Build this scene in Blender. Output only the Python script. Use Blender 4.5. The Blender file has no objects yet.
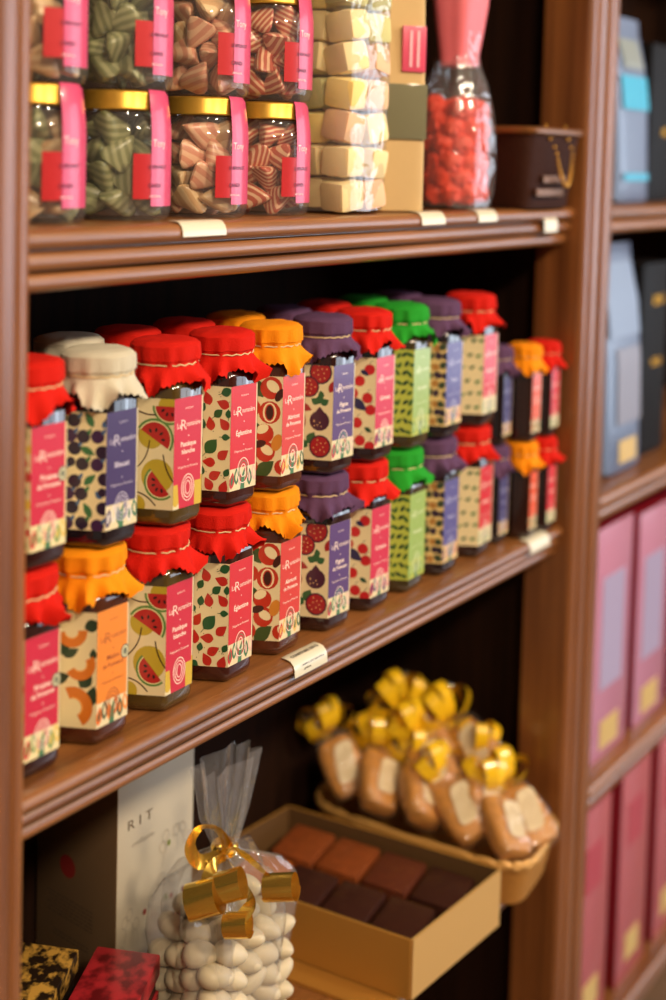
import bpy, bmesh, math, random
import numpy as np
from mathutils import Vector, Matrix, noise

PI = math.pi
ZC = 1.5                     # height of the eye above the floor
C = bpy.context.scene.collection
R = math.radians

# ------------------------------------------------------------------ materials
def lin(c):
    out = []
    for v in c:
        v = v / 255.0
        out.append(v / 12.92 if v <= 0.04045 else ((v + 0.055) / 1.055) ** 2.4)
    return out + [1.0]

_mats = {}
def mat(name, rgb, rough=0.5, metal=0.0, spec=0.5, coat=0.0, bump=0.0, bscale=60.0, vary=0.0, sheen=0.0, sss=0.0):
    key = (name, tuple(rgb), rough, metal)
    if key in _mats:
        return _mats[key]
    m = bpy.data.materials.new(name)
    m.use_nodes = True
    nt = m.node_tree
    b = nt.nodes['Principled BSDF']
    b.inputs['Base Color'].default_value = lin(rgb)
    b.inputs['Roughness'].default_value = rough
    b.inputs['Metallic'].default_value = metal
    b.inputs['Specular IOR Level'].default_value = spec
    b.inputs['Coat Weight'].default_value = coat
    b.inputs['Coat Roughness'].default_value = 0.08
    if sheen:
        b.inputs['Sheen Weight'].default_value = sheen
    if sss:
        b.inputs['Subsurface Weight'].default_value = sss
        b.inputs['Subsurface Radius'].default_value = (0.006, 0.004, 0.002)
    if bump or vary:
        tc = nt.nodes.new('ShaderNodeTexCoord')
        nz = nt.nodes.new('ShaderNodeTexNoise')
        nz.inputs['Scale'].default_value = bscale
        nz.inputs['Detail'].default_value = 4
        nt.links.new(tc.outputs['Object'], nz.inputs['Vector'])
        if bump:
            bp = nt.nodes.new('ShaderNodeBump')
            bp.inputs['Strength'].default_value = bump
            bp.inputs['Distance'].default_value = 0.002
            nt.links.new(nz.outputs['Fac'], bp.inputs['Height'])
            nt.links.new(bp.outputs['Normal'], b.inputs['Normal'])
        if vary:
            mx = nt.nodes.new('ShaderNodeMix'); mx.data_type = 'RGBA'
            a = lin([max(0, v * (1 - vary)) for v in rgb]); c = lin([min(255, v * (1 + vary)) for v in rgb])
            mx.inputs[6].default_value = a; mx.inputs[7].default_value = c
            nt.links.new(nz.outputs['Fac'], mx.inputs[0])
            nt.links.new(mx.outputs[2], b.inputs['Base Color'])
    _mats[key] = m
    return m

def wood(name, dark, light, axis, rough=0.42, scale=1.0):
    """stained wood, grain along axis 0,1,2 of the object's own coordinates"""
    m = bpy.data.materials.new(name); m.use_nodes = True
    nt = m.node_tree; b = nt.nodes['Principled BSDF']
    tc = nt.nodes.new('ShaderNodeTexCoord'); mp = nt.nodes.new('ShaderNodeMapping')
    s = [70 * scale] * 3; s[axis] = 2.2 * scale
    mp.inputs['Scale'].default_value = s
    nz = nt.nodes.new('ShaderNodeTexNoise'); nz.inputs['Scale'].default_value = 1.0; nz.inputs['Detail'].default_value = 6; nz.inputs['Roughness'].default_value = 0.62
    mp2 = nt.nodes.new('ShaderNodeMapping'); s2 = [420 * scale] * 3; s2[axis] = 9 * scale
    mp2.inputs['Scale'].default_value = s2
    nz2 = nt.nodes.new('ShaderNodeTexNoise'); nz2.inputs['Scale'].default_value = 1.0; nz2.inputs['Detail'].default_value = 3
    cr = nt.nodes.new('ShaderNodeValToRGB')
    cr.color_ramp.elements[0].position = 0.3; cr.color_ramp.elements[0].color = lin(dark)
    cr.color_ramp.elements[1].position = 0.7; cr.color_ramp.elements[1].color = lin(light)
    mm = nt.nodes.new('ShaderNodeMath'); mm.operation = 'MULTIPLY_ADD'; mm.inputs[1].default_value = 0.35
    sub = nt.nodes.new('ShaderNodeMath'); sub.operation = 'SUBTRACT'; sub.inputs[1].default_value = 0.5
    L = nt.links.new
    L(tc.outputs['Object'], mp.inputs['Vector']); L(mp.outputs['Vector'], nz.inputs['Vector'])
    L(tc.outputs['Object'], mp2.inputs['Vector']); L(mp2.outputs['Vector'], nz2.inputs['Vector'])
    L(nz2.outputs['Fac'], sub.inputs[0]); L(sub.outputs[0], mm.inputs[0]); L(nz.outputs['Fac'], mm.inputs[2])
    L(mm.outputs[0], cr.inputs['Fac']); L(cr.outputs['Color'], b.inputs['Base Color'])
    b.inputs['Roughness'].default_value = rough; b.inputs['Specular IOR Level'].default_value = 0.1 if rough > 0.7 else 0.5
    b.inputs['Coat Weight'].default_value = 0.0 if rough > 0.7 else 0.4; b.inputs['Coat Roughness'].default_value = 0.28
    bp = nt.nodes.new('ShaderNodeBump'); bp.inputs['Strength'].default_value = 0.12; bp.inputs['Distance'].default_value = 0.0008
    L(nz2.outputs['Fac'], bp.inputs['Height']); L(bp.outputs['Normal'], b.inputs['Normal'])
    return m

def clear(name, tint=(255, 255, 255), base=0.03, edge=0.6, power=4.0, haze=0.0, bump=0.0, bscale=30.0, rough=0.03):
    """thin clear glass or film: lets light straight through, mirrors more towards its edges"""
    m = bpy.data.materials.new(name); m.use_nodes = True
    nt = m.node_tree; nt.nodes.clear(); L = nt.links.new
    out = nt.nodes.new('ShaderNodeOutputMaterial')
    tr = nt.nodes.new('ShaderNodeBsdfTransparent'); tr.inputs['Color'].default_value = lin(tint)
    gl = nt.nodes.new('ShaderNodeBsdfGlossy'); gl.inputs['Roughness'].default_value = rough
    lw = nt.nodes.new('ShaderNodeLayerWeight'); lw.inputs['Blend'].default_value = 0.5
    pw = nt.nodes.new('ShaderNodeMath'); pw.operation = 'POWER'; pw.inputs[1].default_value = power
    ml = nt.nodes.new('ShaderNodeMath'); ml.operation = 'MULTIPLY_ADD'; ml.inputs[1].default_value = edge; ml.inputs[2].default_value = base; ml.use_clamp = True
    mx = nt.nodes.new('ShaderNodeMixShader')
    L(lw.outputs['Facing'], pw.inputs[0]); L(pw.outputs[0], ml.inputs[0]); L(ml.outputs[0], mx.inputs[0])
    if haze:
        df = nt.nodes.new('ShaderNodeBsdfDiffuse'); df.inputs['Color'].default_value = (0.85, 0.85, 0.85, 1)
        m2 = nt.nodes.new('ShaderNodeMixShader'); m2.inputs[0].default_value = haze
        L(tr.outputs[0], m2.inputs[1]); L(df.outputs[0], m2.inputs[2]); L(m2.outputs[0], mx.inputs[1])
    else:
        L(tr.outputs[0], mx.inputs[1])
    L(gl.outputs[0], mx.inputs[2]); L(mx.outputs[0], out.inputs['Surface'])
    if bump:
        tc = nt.nodes.new('ShaderNodeTexCoord'); nz = nt.nodes.new('ShaderNodeTexNoise')
        nz.inputs['Scale'].default_value = bscale; nz.inputs['Detail'].default_value = 1; nz.inputs['Distortion'].default_value = 1.5
        bp = nt.nodes.new('ShaderNodeBump'); bp.inputs['Strength'].default_value = bump; bp.inputs['Distance'].default_value = 0.01
        L(tc.outputs['Object'], nz.inputs['Vector']); L(nz.outputs['Fac'], bp.inputs['Height'])
        L(bp.outputs['Normal'], gl.inputs['Normal'])
    return m

def striped(name, c1, c2, scale, rough=0.28, sharp=(0.4, 0.6)):
    """sweets with pulled-sugar stripes"""
    m = bpy.data.materials.new(name); m.use_nodes = True
    nt = m.node_tree; b = nt.nodes['Principled BSDF']; L = nt.links.new
    tc = nt.nodes.new('ShaderNodeTexCoord'); wv = nt.nodes.new('ShaderNodeTexWave')
    wv.wave_type = 'BANDS'; wv.bands_direction = 'DIAGONAL'
    wv.inputs['Scale'].default_value = scale; wv.inputs['Distortion'].default_value = 1.2; wv.inputs['Detail'].default_value = 1
    cr = nt.nodes.new('ShaderNodeValToRGB')
    cr.color_ramp.elements[0].position = sharp[0]; cr.color_ramp.elements[0].color = lin(c1)
    cr.color_ramp.elements[1].position = sharp[1]; cr.color_ramp.elements[1].color = lin(c2)
    L(tc.outputs['Object'], wv.inputs['Vector']); L(wv.outputs['Fac'], cr.inputs['Fac']); L(cr.outputs['Color'], b.inputs['Base Color'])
    b.inputs['Roughness'].default_value = rough
    b.inputs['Subsurface Weight'].default_value = 0.15; b.inputs['Subsurface Radius'].default_value = (0.005, 0.004, 0.003)
    return m

def marbled(name, c1, c2, scale, rough=0.35, pos=(0.42, 0.58), metal=0.0):
    m = bpy.data.materials.new(name); m.use_nodes = True
    nt = m.node_tree; b = nt.nodes['Principled BSDF']; L = nt.links.new
    tc = nt.nodes.new('ShaderNodeTexCoord'); nz = nt.nodes.new('ShaderNodeTexNoise')
    nz.inputs['Scale'].default_value = scale; nz.inputs['Detail'].default_value = 5
    cr = nt.nodes.new('ShaderNodeValToRGB')
    cr.color_ramp.elements[0].position = pos[0]; cr.color_ramp.elements[0].color = lin(c1)
    cr.color_ramp.elements[1].position = pos[1]; cr.color_ramp.elements[1].color = lin(c2)
    L(tc.outputs['Object'], nz.inputs['Vector']); L(nz.outputs['Fac'], cr.inputs['Fac']); L(cr.outputs['Color'], b.inputs['Base Color'])
    b.inputs['Roughness'].default_value = rough; b.inputs['Metallic'].default_value = metal
    return m

# ------------------------------------------------------------------ mesh builder
class MB:
    def __init__(s):
        s.v = []; s.f = []; s.m = []; s.sm = []
    def add(s, vs, fs, mi=0, smooth=False):
        o = len(s.v); s.v.extend([tuple(v) for v in vs])
        for f in fs:
            s.f.append([i + o for i in f]); s.m.append(mi); s.sm.append(smooth)
    def box(s, c, d, mi=0, bev=0.0, rot=None):
        bm = bmesh.new(); bmesh.ops.create_cube(bm, size=1.0)
        for v in bm.verts: v.co = Vector((v.co.x * d[0], v.co.y * d[1], v.co.z * d[2]))
        if bev: bmesh.ops.bevel(bm, geom=list(bm.edges), offset=bev, segments=2, profile=0.6, affect='EDGES')
        M = (rot.to_4x4() if rot is not None else Matrix())
        bm.verts.index_update()
        s.add([M @ v.co + Vector(c) for v in bm.verts], [[v.index for v in f.verts] for f in bm.faces], mi, bev > 0)
        bm.free()
    def loft(s, rings, mi=0, cap0=True, cap1=True, smooth=True, closed=True):
        n = len(rings[0]); vs = [p for r in rings for p in r]; fs = []
        for i in range(len(rings) - 1):
            for j in range(n if closed else n - 1):
                k = (j + 1) % n
                fs.append([i * n + j, i * n + k, (i + 1) * n + k, (i + 1) * n + j])
        if cap0: fs.append(list(range(n))[::-1])
        if cap1: fs.append([(len(rings) - 1) * n + j for j in range(n)])
        s.add(vs, fs, mi, smooth)
    def lathe(s, prof, n=32, mi=0, cap0=True, cap1=True, c=(0, 0, 0)):
        s.loft([[(c[0] + r * math.cos(2 * PI * j / n), c[1] + r * math.sin(2 * PI * j / n), c[2] + z) for j in range(n)] for r, z in prof], mi, cap0, cap1)
    def tube(s, pts, r, n=8, mi=0, closed=False):
        pts = [Vector(p) for p in pts]; rings = []; N = len(pts); up = Vector((0.123, 0.3, 1)).normalized()
        for i, p in enumerate(pts):
            t = (pts[(i + 1) % N] - pts[i - 1]) if closed else (pts[min(i + 1, N - 1)] - pts[max(i - 1, 0)])
            t.normalize(); a = t.cross(up)
            if a.length < 1e-4: a = t.cross(Vector((1, 0, 0)))
            a.normalize(); b = t.cross(a)
            rr = r[i] if isinstance(r, (list, tuple)) else r
            rings.append([p + a * rr * math.cos(2 * PI * j / n) + b * rr * math.sin(2 * PI * j / n) for j in range(n)])
        if closed: rings.append(rings[0])
        s.loft(rings, mi, not closed, not closed)
    def sheet(s, rows, mi=0, smooth=True):
        s.loft(rows, mi, False, False, smooth, closed=False)
    def xform(s, M, start=0):
        s.v = s.v[:start] + [tuple(M @ Vector(v)) for v in s.v[start:]]
    def build(s, name, mats, parent=None, loc=None, link=True):
        me = bpy.data.meshes.new(name)
        me.from_pydata(s.v, [], s.f)
        if not isinstance(mats, (list, tuple)): mats = [mats]
        for m in mats: me.materials.append(m)
        me.polygons.foreach_set('material_index', s.m)
        me.polygons.foreach_set('use_smooth', s.sm)
        me.validate(); me.update()
        try: me.set_sharp_from_angle(angle=R(42))
        except Exception: pass
        o = bpy.data.objects.new(name, me)
        if link: C.objects.link(o)
        if parent is not None: o.parent = parent
        if loc is not None: o.location = loc
        return o

def tag(o, label, cat, group=None, kind=None):
    if label: o['label'] = label
    if cat: o['category'] = cat
    if group: o['group'] = group
    if kind: o['kind'] = kind
    return o

def thing(name, label, cat, loc=(0, 0, 0), rz=0.0, group=None):
    o = bpy.data.objects.new(name, None); o.empty_display_size = 0.02
    C.objects.link(o); o.location = loc; o.rotation_euler = (0, 0, rz)
    return tag(o, label, cat, group)

def dup(root, loc, rz=0.0, label=None, group=None):
    r = root.copy(); C.objects.link(r); r.location = loc; r.rotation_euler = (0, 0, rz)
    if label: r['label'] = label
    if group: r['group'] = group
    for ch in list(root.children):
        c = ch.copy(); C.objects.link(c); c.parent = r
        for g in list(ch.children):
            d = g.copy(); C.objects.link(d); d.parent = c
    return r

def structure(o):
    o['kind'] = 'structure'; return o

_txt = {}
def text_mesh(s, bold=0.0):
    key = (s, bold)
    if key in _txt: return _txt[key]
    cu = bpy.data.curves.new('lettering', 'FONT'); cu.body = s; cu.size = 1.0; cu.resolution_u = 2; cu.offset = bold
    ob = bpy.data.objects.new('lettering', cu); C.objects.link(ob)
    dg = bpy.context.evaluated_depsgraph_get()
    me = bpy.data.meshes.new_from_object(ob.evaluated_get(dg))
    vs = [(v.co.x, v.co.y) for v in me.vertices]; fs = [list(p.vertices) for p in me.polygons]
    bpy.data.objects.remove(ob); bpy.data.curves.remove(cu); bpy.data.meshes.remove(me)
    x0 = min(v[0] for v in vs); x1 = max(v[0] for v in vs)
    _txt[key] = ([(x - x0, y) for x, y in vs], fs, x1 - x0)
    return _txt[key]

# 2-D printing helpers: a print is a list of (verts2d, faces, colour) in millimetres
def ell(cx, cy, rx, ry, rot=0, n=14):
    c, s_ = math.cos(R(rot)), math.sin(R(rot))
    return [(cx + rx * math.cos(2 * PI * k / n) * c - ry * math.sin(2 * PI * k / n) * s_, cy + rx * math.cos(2 * PI * k / n) * s_ + ry * math.sin(2 * PI * k / n) * c) for k in range(n)]
def leaf(cx, cy, L, W, rot):
    c, s_ = math.cos(R(rot)), math.sin(R(rot)); up = []; dn = []
    for k in range(8):
        t = k / 7; x = (t - 0.5) * L; y = W * 0.5 * math.sin(PI * t ** 0.85)
        up.append((x, y)); dn.append((x, -y))
    p = up + dn[::-1][1:-1]
    return [(cx + x * c - y * s_, cy + x * s_ + y * c) for x, y in p]
def drop(cx, cy, L, W, rot):
    c, s_ = math.cos(R(rot)), math.sin(R(rot)); up = []; dn = []
    for k in range(10):
        t = k / 9; x = (t - 0.5) * L; y = W * 0.5 * math.sin(PI * t) ** 0.75 * (1 - 0.7 * t) * 1.4
        up.append((x, y)); dn.append((x, -y))
    p = up + dn[::-1][1:-1]
    return [(cx + x * c - y * s_, cy + x * s_ + y * c) for x, y in p]
def arcslice(cx, cy, r0, r1, a0, a1, n=12):
    o = [(cx + r1 * math.cos(R(a0 + (a1 - a0) * k / n)), cy + r1 * math.sin(R(a0 + (a1 - a0) * k / n))) for k in range(n + 1)]
    i = [(cx + r0 * math.cos(R(a0 + (a1 - a0) * k / n)), cy + r0 * math.sin(R(a0 + (a1 - a0) * k / n))) for k in range(n + 1)]
    return o + i[::-1]
def stem(p, q, w, bend=0.0):
    p = Vector(p); q = Vector(q); d = (q - p); nrm = Vector((-d.y, d.x)).normalized(); a = []; b = []
    for k in range(7):
        t = k / 6; c = p + d * t + nrm * (bend * math.sin(PI * t)); a.append(tuple(c + nrm * w / 2)); b.append(tuple(c - nrm * w / 2))
    return a + b[::-1]
def clip(poly, x0, x1, y0, y1):
    def cut(P, inside, inter):
        out = []
        for i in range(len(P)):
            a, b = P[i - 1], P[i]
            if inside(b):
                if not inside(a): out.append(inter(a, b))
                out.append(b)
            elif inside(a): out.append(inter(a, b))
        return out
    def ix(x): return lambda a, b: (x, a[1] + (b[1] - a[1]) * (x - a[0]) / (b[0] - a[0]))
    def iy(y): return lambda a, b: (a[0] + (b[0] - a[0]) * (y - a[1]) / (b[1] - a[1]), y)
    for ins, itf in ((lambda p: p[0] >= x0, ix(x0)), (lambda p: p[0] <= x1, ix(x1)), (lambda p: p[1] >= y0, iy(y0)), (lambda p: p[1] <= y1, iy(y1))):
        if len(poly) < 3: return []
        poly = cut(poly, ins, itf)
    return poly if len(poly) >= 3 else []

# ------------------------------------------------------------------ palette
PX, PZ = 0, 2
wood_x = wood('stained_wood_rail', (100, 58, 26), (156, 100, 52), 0, 0.34)
wood_z = wood('stained_wood_post', (98, 54, 25), (146, 90, 46), 2, 0.32)
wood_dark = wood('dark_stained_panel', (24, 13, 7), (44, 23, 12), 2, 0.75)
paper_white = mat('white_card', (235, 228, 214), 0.5)
gold = mat('gold_metal', (214, 160, 44), 0.22, 1.0)
gold_lid = mat('gold_lid_metal', (206, 158, 62), 0.36, 0.7)
ribbon_gold = mat('gold_foil_ribbon', (246, 204, 92), 0.18, 0.85)
glass = clear('jar_glass', (250, 249, 246), 0.04, 0.5, 3.5, 0.04)
film = clear('clear_film', (252, 252, 252), 0.05, 0.4, 3.0, 0.03, 0.5, 34.0, 0.06)
film_wrap = clear('tight_clear_wrap', (252, 252, 252), 0.01, 0.25, 4.0, 0.0, 0.3, 60.0, 0.08)
film_crisp = clear('crinkled_film', (252, 252, 252), 0.06, 0.5, 2.6, 0.07, 0.55, 26.0, 0.06)

# ------------------------------------------------------------------ room
def room():
    m = MB(); m.box((1.2, -0.95, -0.02), (7.0, 4.1, 0.04)); structure(m.build('floor', mat('shop_floor_tiles', (120, 92, 70), 0.45, vary=0.12, bscale=4)))
    m = MB(); m.box((1.2, -0.95, 2.97), (7.0, 4.1, 0.04)); structure(m.build('ceiling', mat('ceiling_paint', (226, 216, 200), 0.8, vary=0.02, bscale=3)))
    m = MB(); m.box((1.2, 1.06, 1.475), (7.0, 0.08, 2.95)); structure(m.build('wall_back', mat('wall_paint', (176, 150, 120), 0.8, vary=0.04, bscale=3)))
    # daylight window at aisle end; second unseen one added for glare on the wood
    wp = mat('wall_paint_side', (176, 150, 120), 0.8, vary=0.04, bscale=3)
    m = MB()
    m.box((4.66, 0.17, 1.475), (0.08, 1.7, 2.95)); m.box((4.66, -2.88, 1.475), (0.08, 0.2, 2.95)); m.box((4.66, -1.73, 0.2), (0.08, 2.1, 0.4)); m.box((4.66, -1.73, 2.82), (0.08, 2.1, 0.26))
    structure(m.build('wall_right', wp))
    m = MB()
    m.box((0.15, -2.94, 1.475), (4.9, 0.08, 2.95)); m.box((3.6, -2.94, 0.2), (2.0, 0.08, 0.4)); m.box((3.6, -2.94, 2.82), (2.0, 0.08, 0.26))
    structure(m.build('wall_front', wp))
    fr = mat('window_frame_paint', (220, 214, 204), 0.4)
    m = MB()
    for y in (-2.755, -1.73, -0.705): m.box((4.66, y, 1.545), (0.09, 0.05, 2.29), bev=0.004)
    for z in (0.425, 2.665): m.box((4.66, -1.73, z), (0.09, 2.0, 0.05), bev=0.004)
    structure(m.build('window_1', fr))
    m = MB()
    for x in (2.625, 3.6, 4.575): m.box((x, -2.94, 1.545), (0.05, 0.09, 2.29), bev=0.004)
    for z in (0.425, 2.665): m.box((3.6, -2.94, z), (1.9, 0.09, 0.05), bev=0.004)
    structure(m.build('added_glare_window', fr))  # added out of view, so its daylight mirrors in the wood fronts
room()

# ------------------------------------------------------------------ shelving
YF = 0.665                   # front plane of the posts
YN = 0.6825                  # front plane of the shelf mouldings
YB = 0.985                   # back panel
SU, SM, SB = ZC - 0.057, ZC - 0.475, ZC - 0.912   # tops of the upper, middle, bottom shelves
shelving = thing('shelving_unit', 'brown wooden shop shelving with moulded shelf edges and posts', 'shelving', (0, YF, 0))
OFF = Vector((0, -YF, 0))

def post(x0, x1, name='upright'):
    w = x1 - x0
    half = [(0.0, 0.012), (0.0, 0.0075), (0.03, 0.0045), (0.08, 0.0025), (0.14, 0.0018), (0.165, 0.003), (0.185, 0.0006), (0.22, -0.0012), (0.33, -0.0018), (0.42, -0.0012), (0.455, 0.0008), (0.475, 0.0035)]
    prof = half + [(1 - u, y) for u, y in half[::-1]] + [(1.0, 0.07), (0.0, 0.07)]
    ring = [(x0 + u * w, y) for u, y in prof]
    m = MB(); m.loft([[(x, y, z) for x, y in ring] for z in (0.0, 2.45)], smooth=True)
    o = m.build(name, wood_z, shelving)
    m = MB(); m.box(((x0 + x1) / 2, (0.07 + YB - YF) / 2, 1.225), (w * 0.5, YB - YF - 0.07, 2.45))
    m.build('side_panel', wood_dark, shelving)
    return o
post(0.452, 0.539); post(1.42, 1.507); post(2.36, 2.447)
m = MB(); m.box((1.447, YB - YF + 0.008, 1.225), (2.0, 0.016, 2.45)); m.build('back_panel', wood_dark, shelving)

def shelf(x0, x1, z, yn=YN, beads=3, h=0.0162, step=0.005):
    m = MB(); d0 = yn + 0.0115 - YF
    m.box(((x0 + x1) / 2, (d0 + YB - YF) / 2, z - 0.0125), (x1 - x0, YB - YF - d0, 0.025))
    o = m.build('shelf', wood_x, shelving)
    prof = [(0.0113, 0.0)]; q = h / 0.0165
    for b in range(beads):
        zt = -b * h; s = step * b
        prof += [(s + 0.0075, zt - 0.0003), (s + 0.0045, zt - 0.0010 * q), (s + 0.0018, zt - 0.0030 * q), (s + 0.0004, zt - 0.0062 * q), (s, zt - 0.0092 * q), (s + 0.0010, zt - 0.0128 * q), (s + 0.004, zt - 0.0150 * q), (s + 0.0078, zt - h + 0.0006)]
    prof += [(0.030, -beads * h), (0.030, -0.0252), (0.0113, -0.0252)]
    m = MB(); m.loft([[(x, yn - YF + y, z + zz) for y, zz in prof] for x in (x0, x1)], smooth=True)
    m.build('moulding', wood_x, o)
    return o
shelf(0.539, 1.42, SU); shelf(0.539, 1.42, SM, h=0.0135); shelf(0.539, 1.42, SB, YN + 0.01); shelf(0.539, 1.42, ZC + 0.50)
shelf(0.539, 1.42, 0.12)
RB = (ZC - 0.056, ZC - 0.452, ZC - 0.862, ZC - 1.262)
for z in RB: shelf(1.507, 2.36, z, YF + 0.004, 2, 0.019, 0.003)
shelf(1.507, 2.36, ZC + 0.50, YF + 0.004, 2, 0.019, 0.003)

SU += 0.0006; SM += 0.0006; SB += 0.0006; RB = tuple(z + 0.0006 for z in RB)     # goods stand a hair above the boards

# ------------------------------------------------------------------ jam jars
W = 0.034; AP = W * math.sqrt(3) / 2
CREAM = (226, 208, 164)
def hexring(w, z, rc=0.0022, blend=0.0, rr=0.024):
    pts = []
    for k in range(6):
        a = R(60 * k)
        for da, kk in ((-5.5, 0.985), (0, 0.965), (5.5, 0.985)):
            ang = a + R(da)
            rad = w * (math.cos(R(30)) / math.cos((((ang - R(30)) + R(30)) % R(60)) - R(30))) if da else w * kk
            if da: rad = min(rad, w * kk)
            rad = rad * (1 - blend) + rr * blend
            pts.append((rad * math.cos(ang), rad * math.sin(ang), z))
    return pts

def jar_glass_mesh(w, h, neck):
    m = MB()
    m.loft([hexring(w * 0.84, 0.0), hexring(w * 0.91, 0.0012), hexring(w * 0.955, 0.0035), hexring(w, 0.0075), hexring(w, 0.0085), hexring(w, h - 0.004), hexring(w * 0.985, h - 0.0012),
            hexring(w * 0.93, h + 0.0015, blend=0.1, rr=neck), hexring(w * 0.86, h + 0.0045, blend=0.5, rr=neck), hexring(w * 0.8, h + 0.008, blend=1, rr=neck), hexring(w * 0.8, h + 0.013, blend=1, rr=neck)])
    return m

def face_frame(deg, w=W):
    a = R(deg); n = Vector((math.cos(a), math.sin(a), 0)); u = Vector((-math.sin(a), math.cos(a), 0))
    return n, u

def pattern(kind, rnd, x0=-17, x1=17, y0=0, y1=90):
    """printed fruit motifs: list of (polygon in mm, colour)"""
    P = []
    def S(zx, zy, ox=58, oy=842, sx=34 / 168.0, sy=90 / 500.0): return (-17 + (zx - ox) * sx, (oy - zy) * sy)
    if kind == 'rosehip':
        red = (184, 36, 28); grn = (34, 82, 44)
        for zx, zy, r in ((120, 400, 110), (190, 425, 160), (135, 520, 100), (197, 520, 130), (85, 615, 60), (195, 665, 40), (130, 705, 175), (160, 765, 30), (130, 808, 120), (200, 820, 70), (75, 700, 95)):
            x, y = S(zx, zy); P.append((drop(x, y, 12.5, 8.6, r), red)); P.append((stem((x, y), (x + 5 * math.cos(R(r)), y + 5 * math.sin(R(r))), 0.5), red))
        for zx, zy, l, r in ((98, 445, 9, 60), (170, 470, 10, 40), (216, 470, 8, 90), (100, 525, 9, 80), (140, 628, 16, 50), (206, 582, 8, 0), (100, 748, 8, 80), (212, 750, 8, 60), (75, 828, 8, 150), (207, 366, 11, 20), (66, 560, 7, 120)):
            x, y = S(zx, zy); P.append((leaf(x, y, l, l * 0.72, r), grn)); P.append((stem((x, y), (x + l * 0.75 * math.cos(R(r + 180)), y + l * 0.75 * math.sin(R(r + 180))), 0.5), grn))
        for k in range(26): P.append((ell(rnd.uniform(-16, 16), rnd.uniform(2, 88), 0.45, 0.45, 0, 6), (90, 60, 40)))
    elif kind == 'apricot':
        red = (186, 46, 24); cr = (232, 214, 170); ker = (62, 24, 16); grn = (62, 80, 36); och = (206, 130, 44)
        for zx, zy, r, l in ((385, 290, 120, 20), (370, 475, 150, 16), (420, 670, 40, 22), (470, 545, 70, 12)):
            x, y = S(zx, zy, 338, 705, 34 / 150.0, 90 / 470.0); P.append((leaf(x, y, l, l * 0.6, r), grn))
        for zx, zy, rr, rot, half in ((440, 290, 10.5, 20, 1), (435, 405, 10.5, 0, 2), (362, 385, 8, 0, 0), (415, 505, 9, -20, 3), (420, 590, 9.5, 30, 1), (355, 660, 8, 0, 0), (490, 660, 7, 0, 1)):
            x, y = S(zx, zy, 338, 705, 34 / 150.0, 90 / 470.0)
            P.append((ell(x, y, rr, rr * 0.98, rot), red))
            if half == 1: P.append((ell(x + 1.5, y + 1.5, rr * 0.66, rr * 0.45, rot - 60), cr))
            if half == 2:
                P.append((ell(x, y, rr * 0.62, rr * 0.86, 0), cr)); P.append((ell(x, y, rr * 0.45, rr * 0.74, 0), red)); P.append((ell(x, y, rr * 0.34, rr * 0.62, 0), ker))
            if half == 3: P.append((ell(x - 2, y + 4, rr * 0.7, rr * 0.45, 25), cr))
        for zx, zy, rot in ((475, 322, 60), (395, 555, 15)):
            x, y = S(zx, zy, 338, 705, 34 / 150.0, 90 / 470.0); P.append((ell(x, y, 6.5, 3.4, rot), ker))
        x, y = S(468, 545, 338, 705, 34 / 150.0, 90 / 470.0); P.append((ell(x, y, 5, 8, -20), och))
    elif kind == 'fig':
        skin = (70, 24, 48); red = (160, 28, 34); seed = (226, 180, 120); grn = (48, 92, 52); och = (160, 40, 40)
        T = lambda zx, zy: S(zx, zy, 70, 918, 34 / 170.0, 90 / 552.0)
        for zx, zy, l, r in ((175, 560, 10, 80), (150, 575, 9, 150), (200, 578, 9, 30), (135, 790, 13, 60), (95, 825, 11, 150), (180, 535, 8, 100)):
            x, y = T(zx, zy); P.append((leaf(x, y, l, l * 0.75, r), grn))
        for zx, zy, rr in ((175, 405, 11.5), (118, 492, 10.2), (180, 838, 11)):
            x, y = T(zx, zy); P.append((ell(x, y, rr, rr), skin)); P.append((ell(x, y, rr * 0.86, rr * 0.86), red))
            for k in range(9):
                a = 2 * PI * k / 9 + zx; q = rr * (0.3 if k % 2 else 0.6); P.append((ell(x + q * math.cos(a), y + q * math.sin(a), 0.9, 0.6, math.degrees(a), 6), seed))
        x, y = T(175, 688); P.append((ell(x, y, 10, 9.6), skin)); P.append((drop(x, y + 9, 9, 8, 90), skin))
        for k in range(6): P.append((ell(x + rnd.uniform(-6, 6), y + rnd.uniform(-6, 6), 0.7, 0.7, 0, 6), seed))
        for zx, zy, r in ((100, 612, -20), (88, 705, 70), (240, 480, 60)):
            x, y = T(zx, zy); P.append((leaf(x, y, 15, 7.5, r), och)); P.append((leaf(x, y - 0.8, 12, 4, r), red))
    elif kind == 'cherry':
        red = (190, 30, 36); blu = (40, 38, 78); grn = (40, 74, 50)
        for zy, xx in ((300, 0.15), (400, 0.5), (475, 0.3), (500, 0.75), (650, 0.45), (720, 0.15), (755, 0.55), (790, 0.85), (330, 0.8), (590, 0.15), (570, 0.85)):
            x = -17 + 34 * xx; y = (800 - zy) * 90 / 540.0; P.append((ell(x, y, 5.6, 5.4), red)); P.append((stem((x, y + 5), (x + 3, y + 9), 0.5, 0.8), blu))
        for zy, xx, r, l in ((350, 0.65, -30, 10), (540, 0.5, -35, 20), (690, 0.8, -30, 9), (620, 0.2, 40, 8), (430, 0.1, 60, 9), (770, 0.3, 40, 8)):
            x = -17 + 34 * xx; y = (800 - zy) * 90 / 540.0; P.append((leaf(x, y, l, l * 0.5, r), blu if l > 9 else grn))
    elif kind in ('green', 'plum', 'sprig'):
        if kind == 'green': cols = ((52, 92, 40), (30, 62, 40)); n = (5, 9); l = 8
        elif kind == 'plum': cols = ((56, 36, 58), (40, 34, 52), (176, 120, 60), (60, 70, 50)); n = (4, 9); l = 10
        else: cols = ((50, 120, 60), (46, 96, 60)); n = (3, 6); l = 5.5
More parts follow.
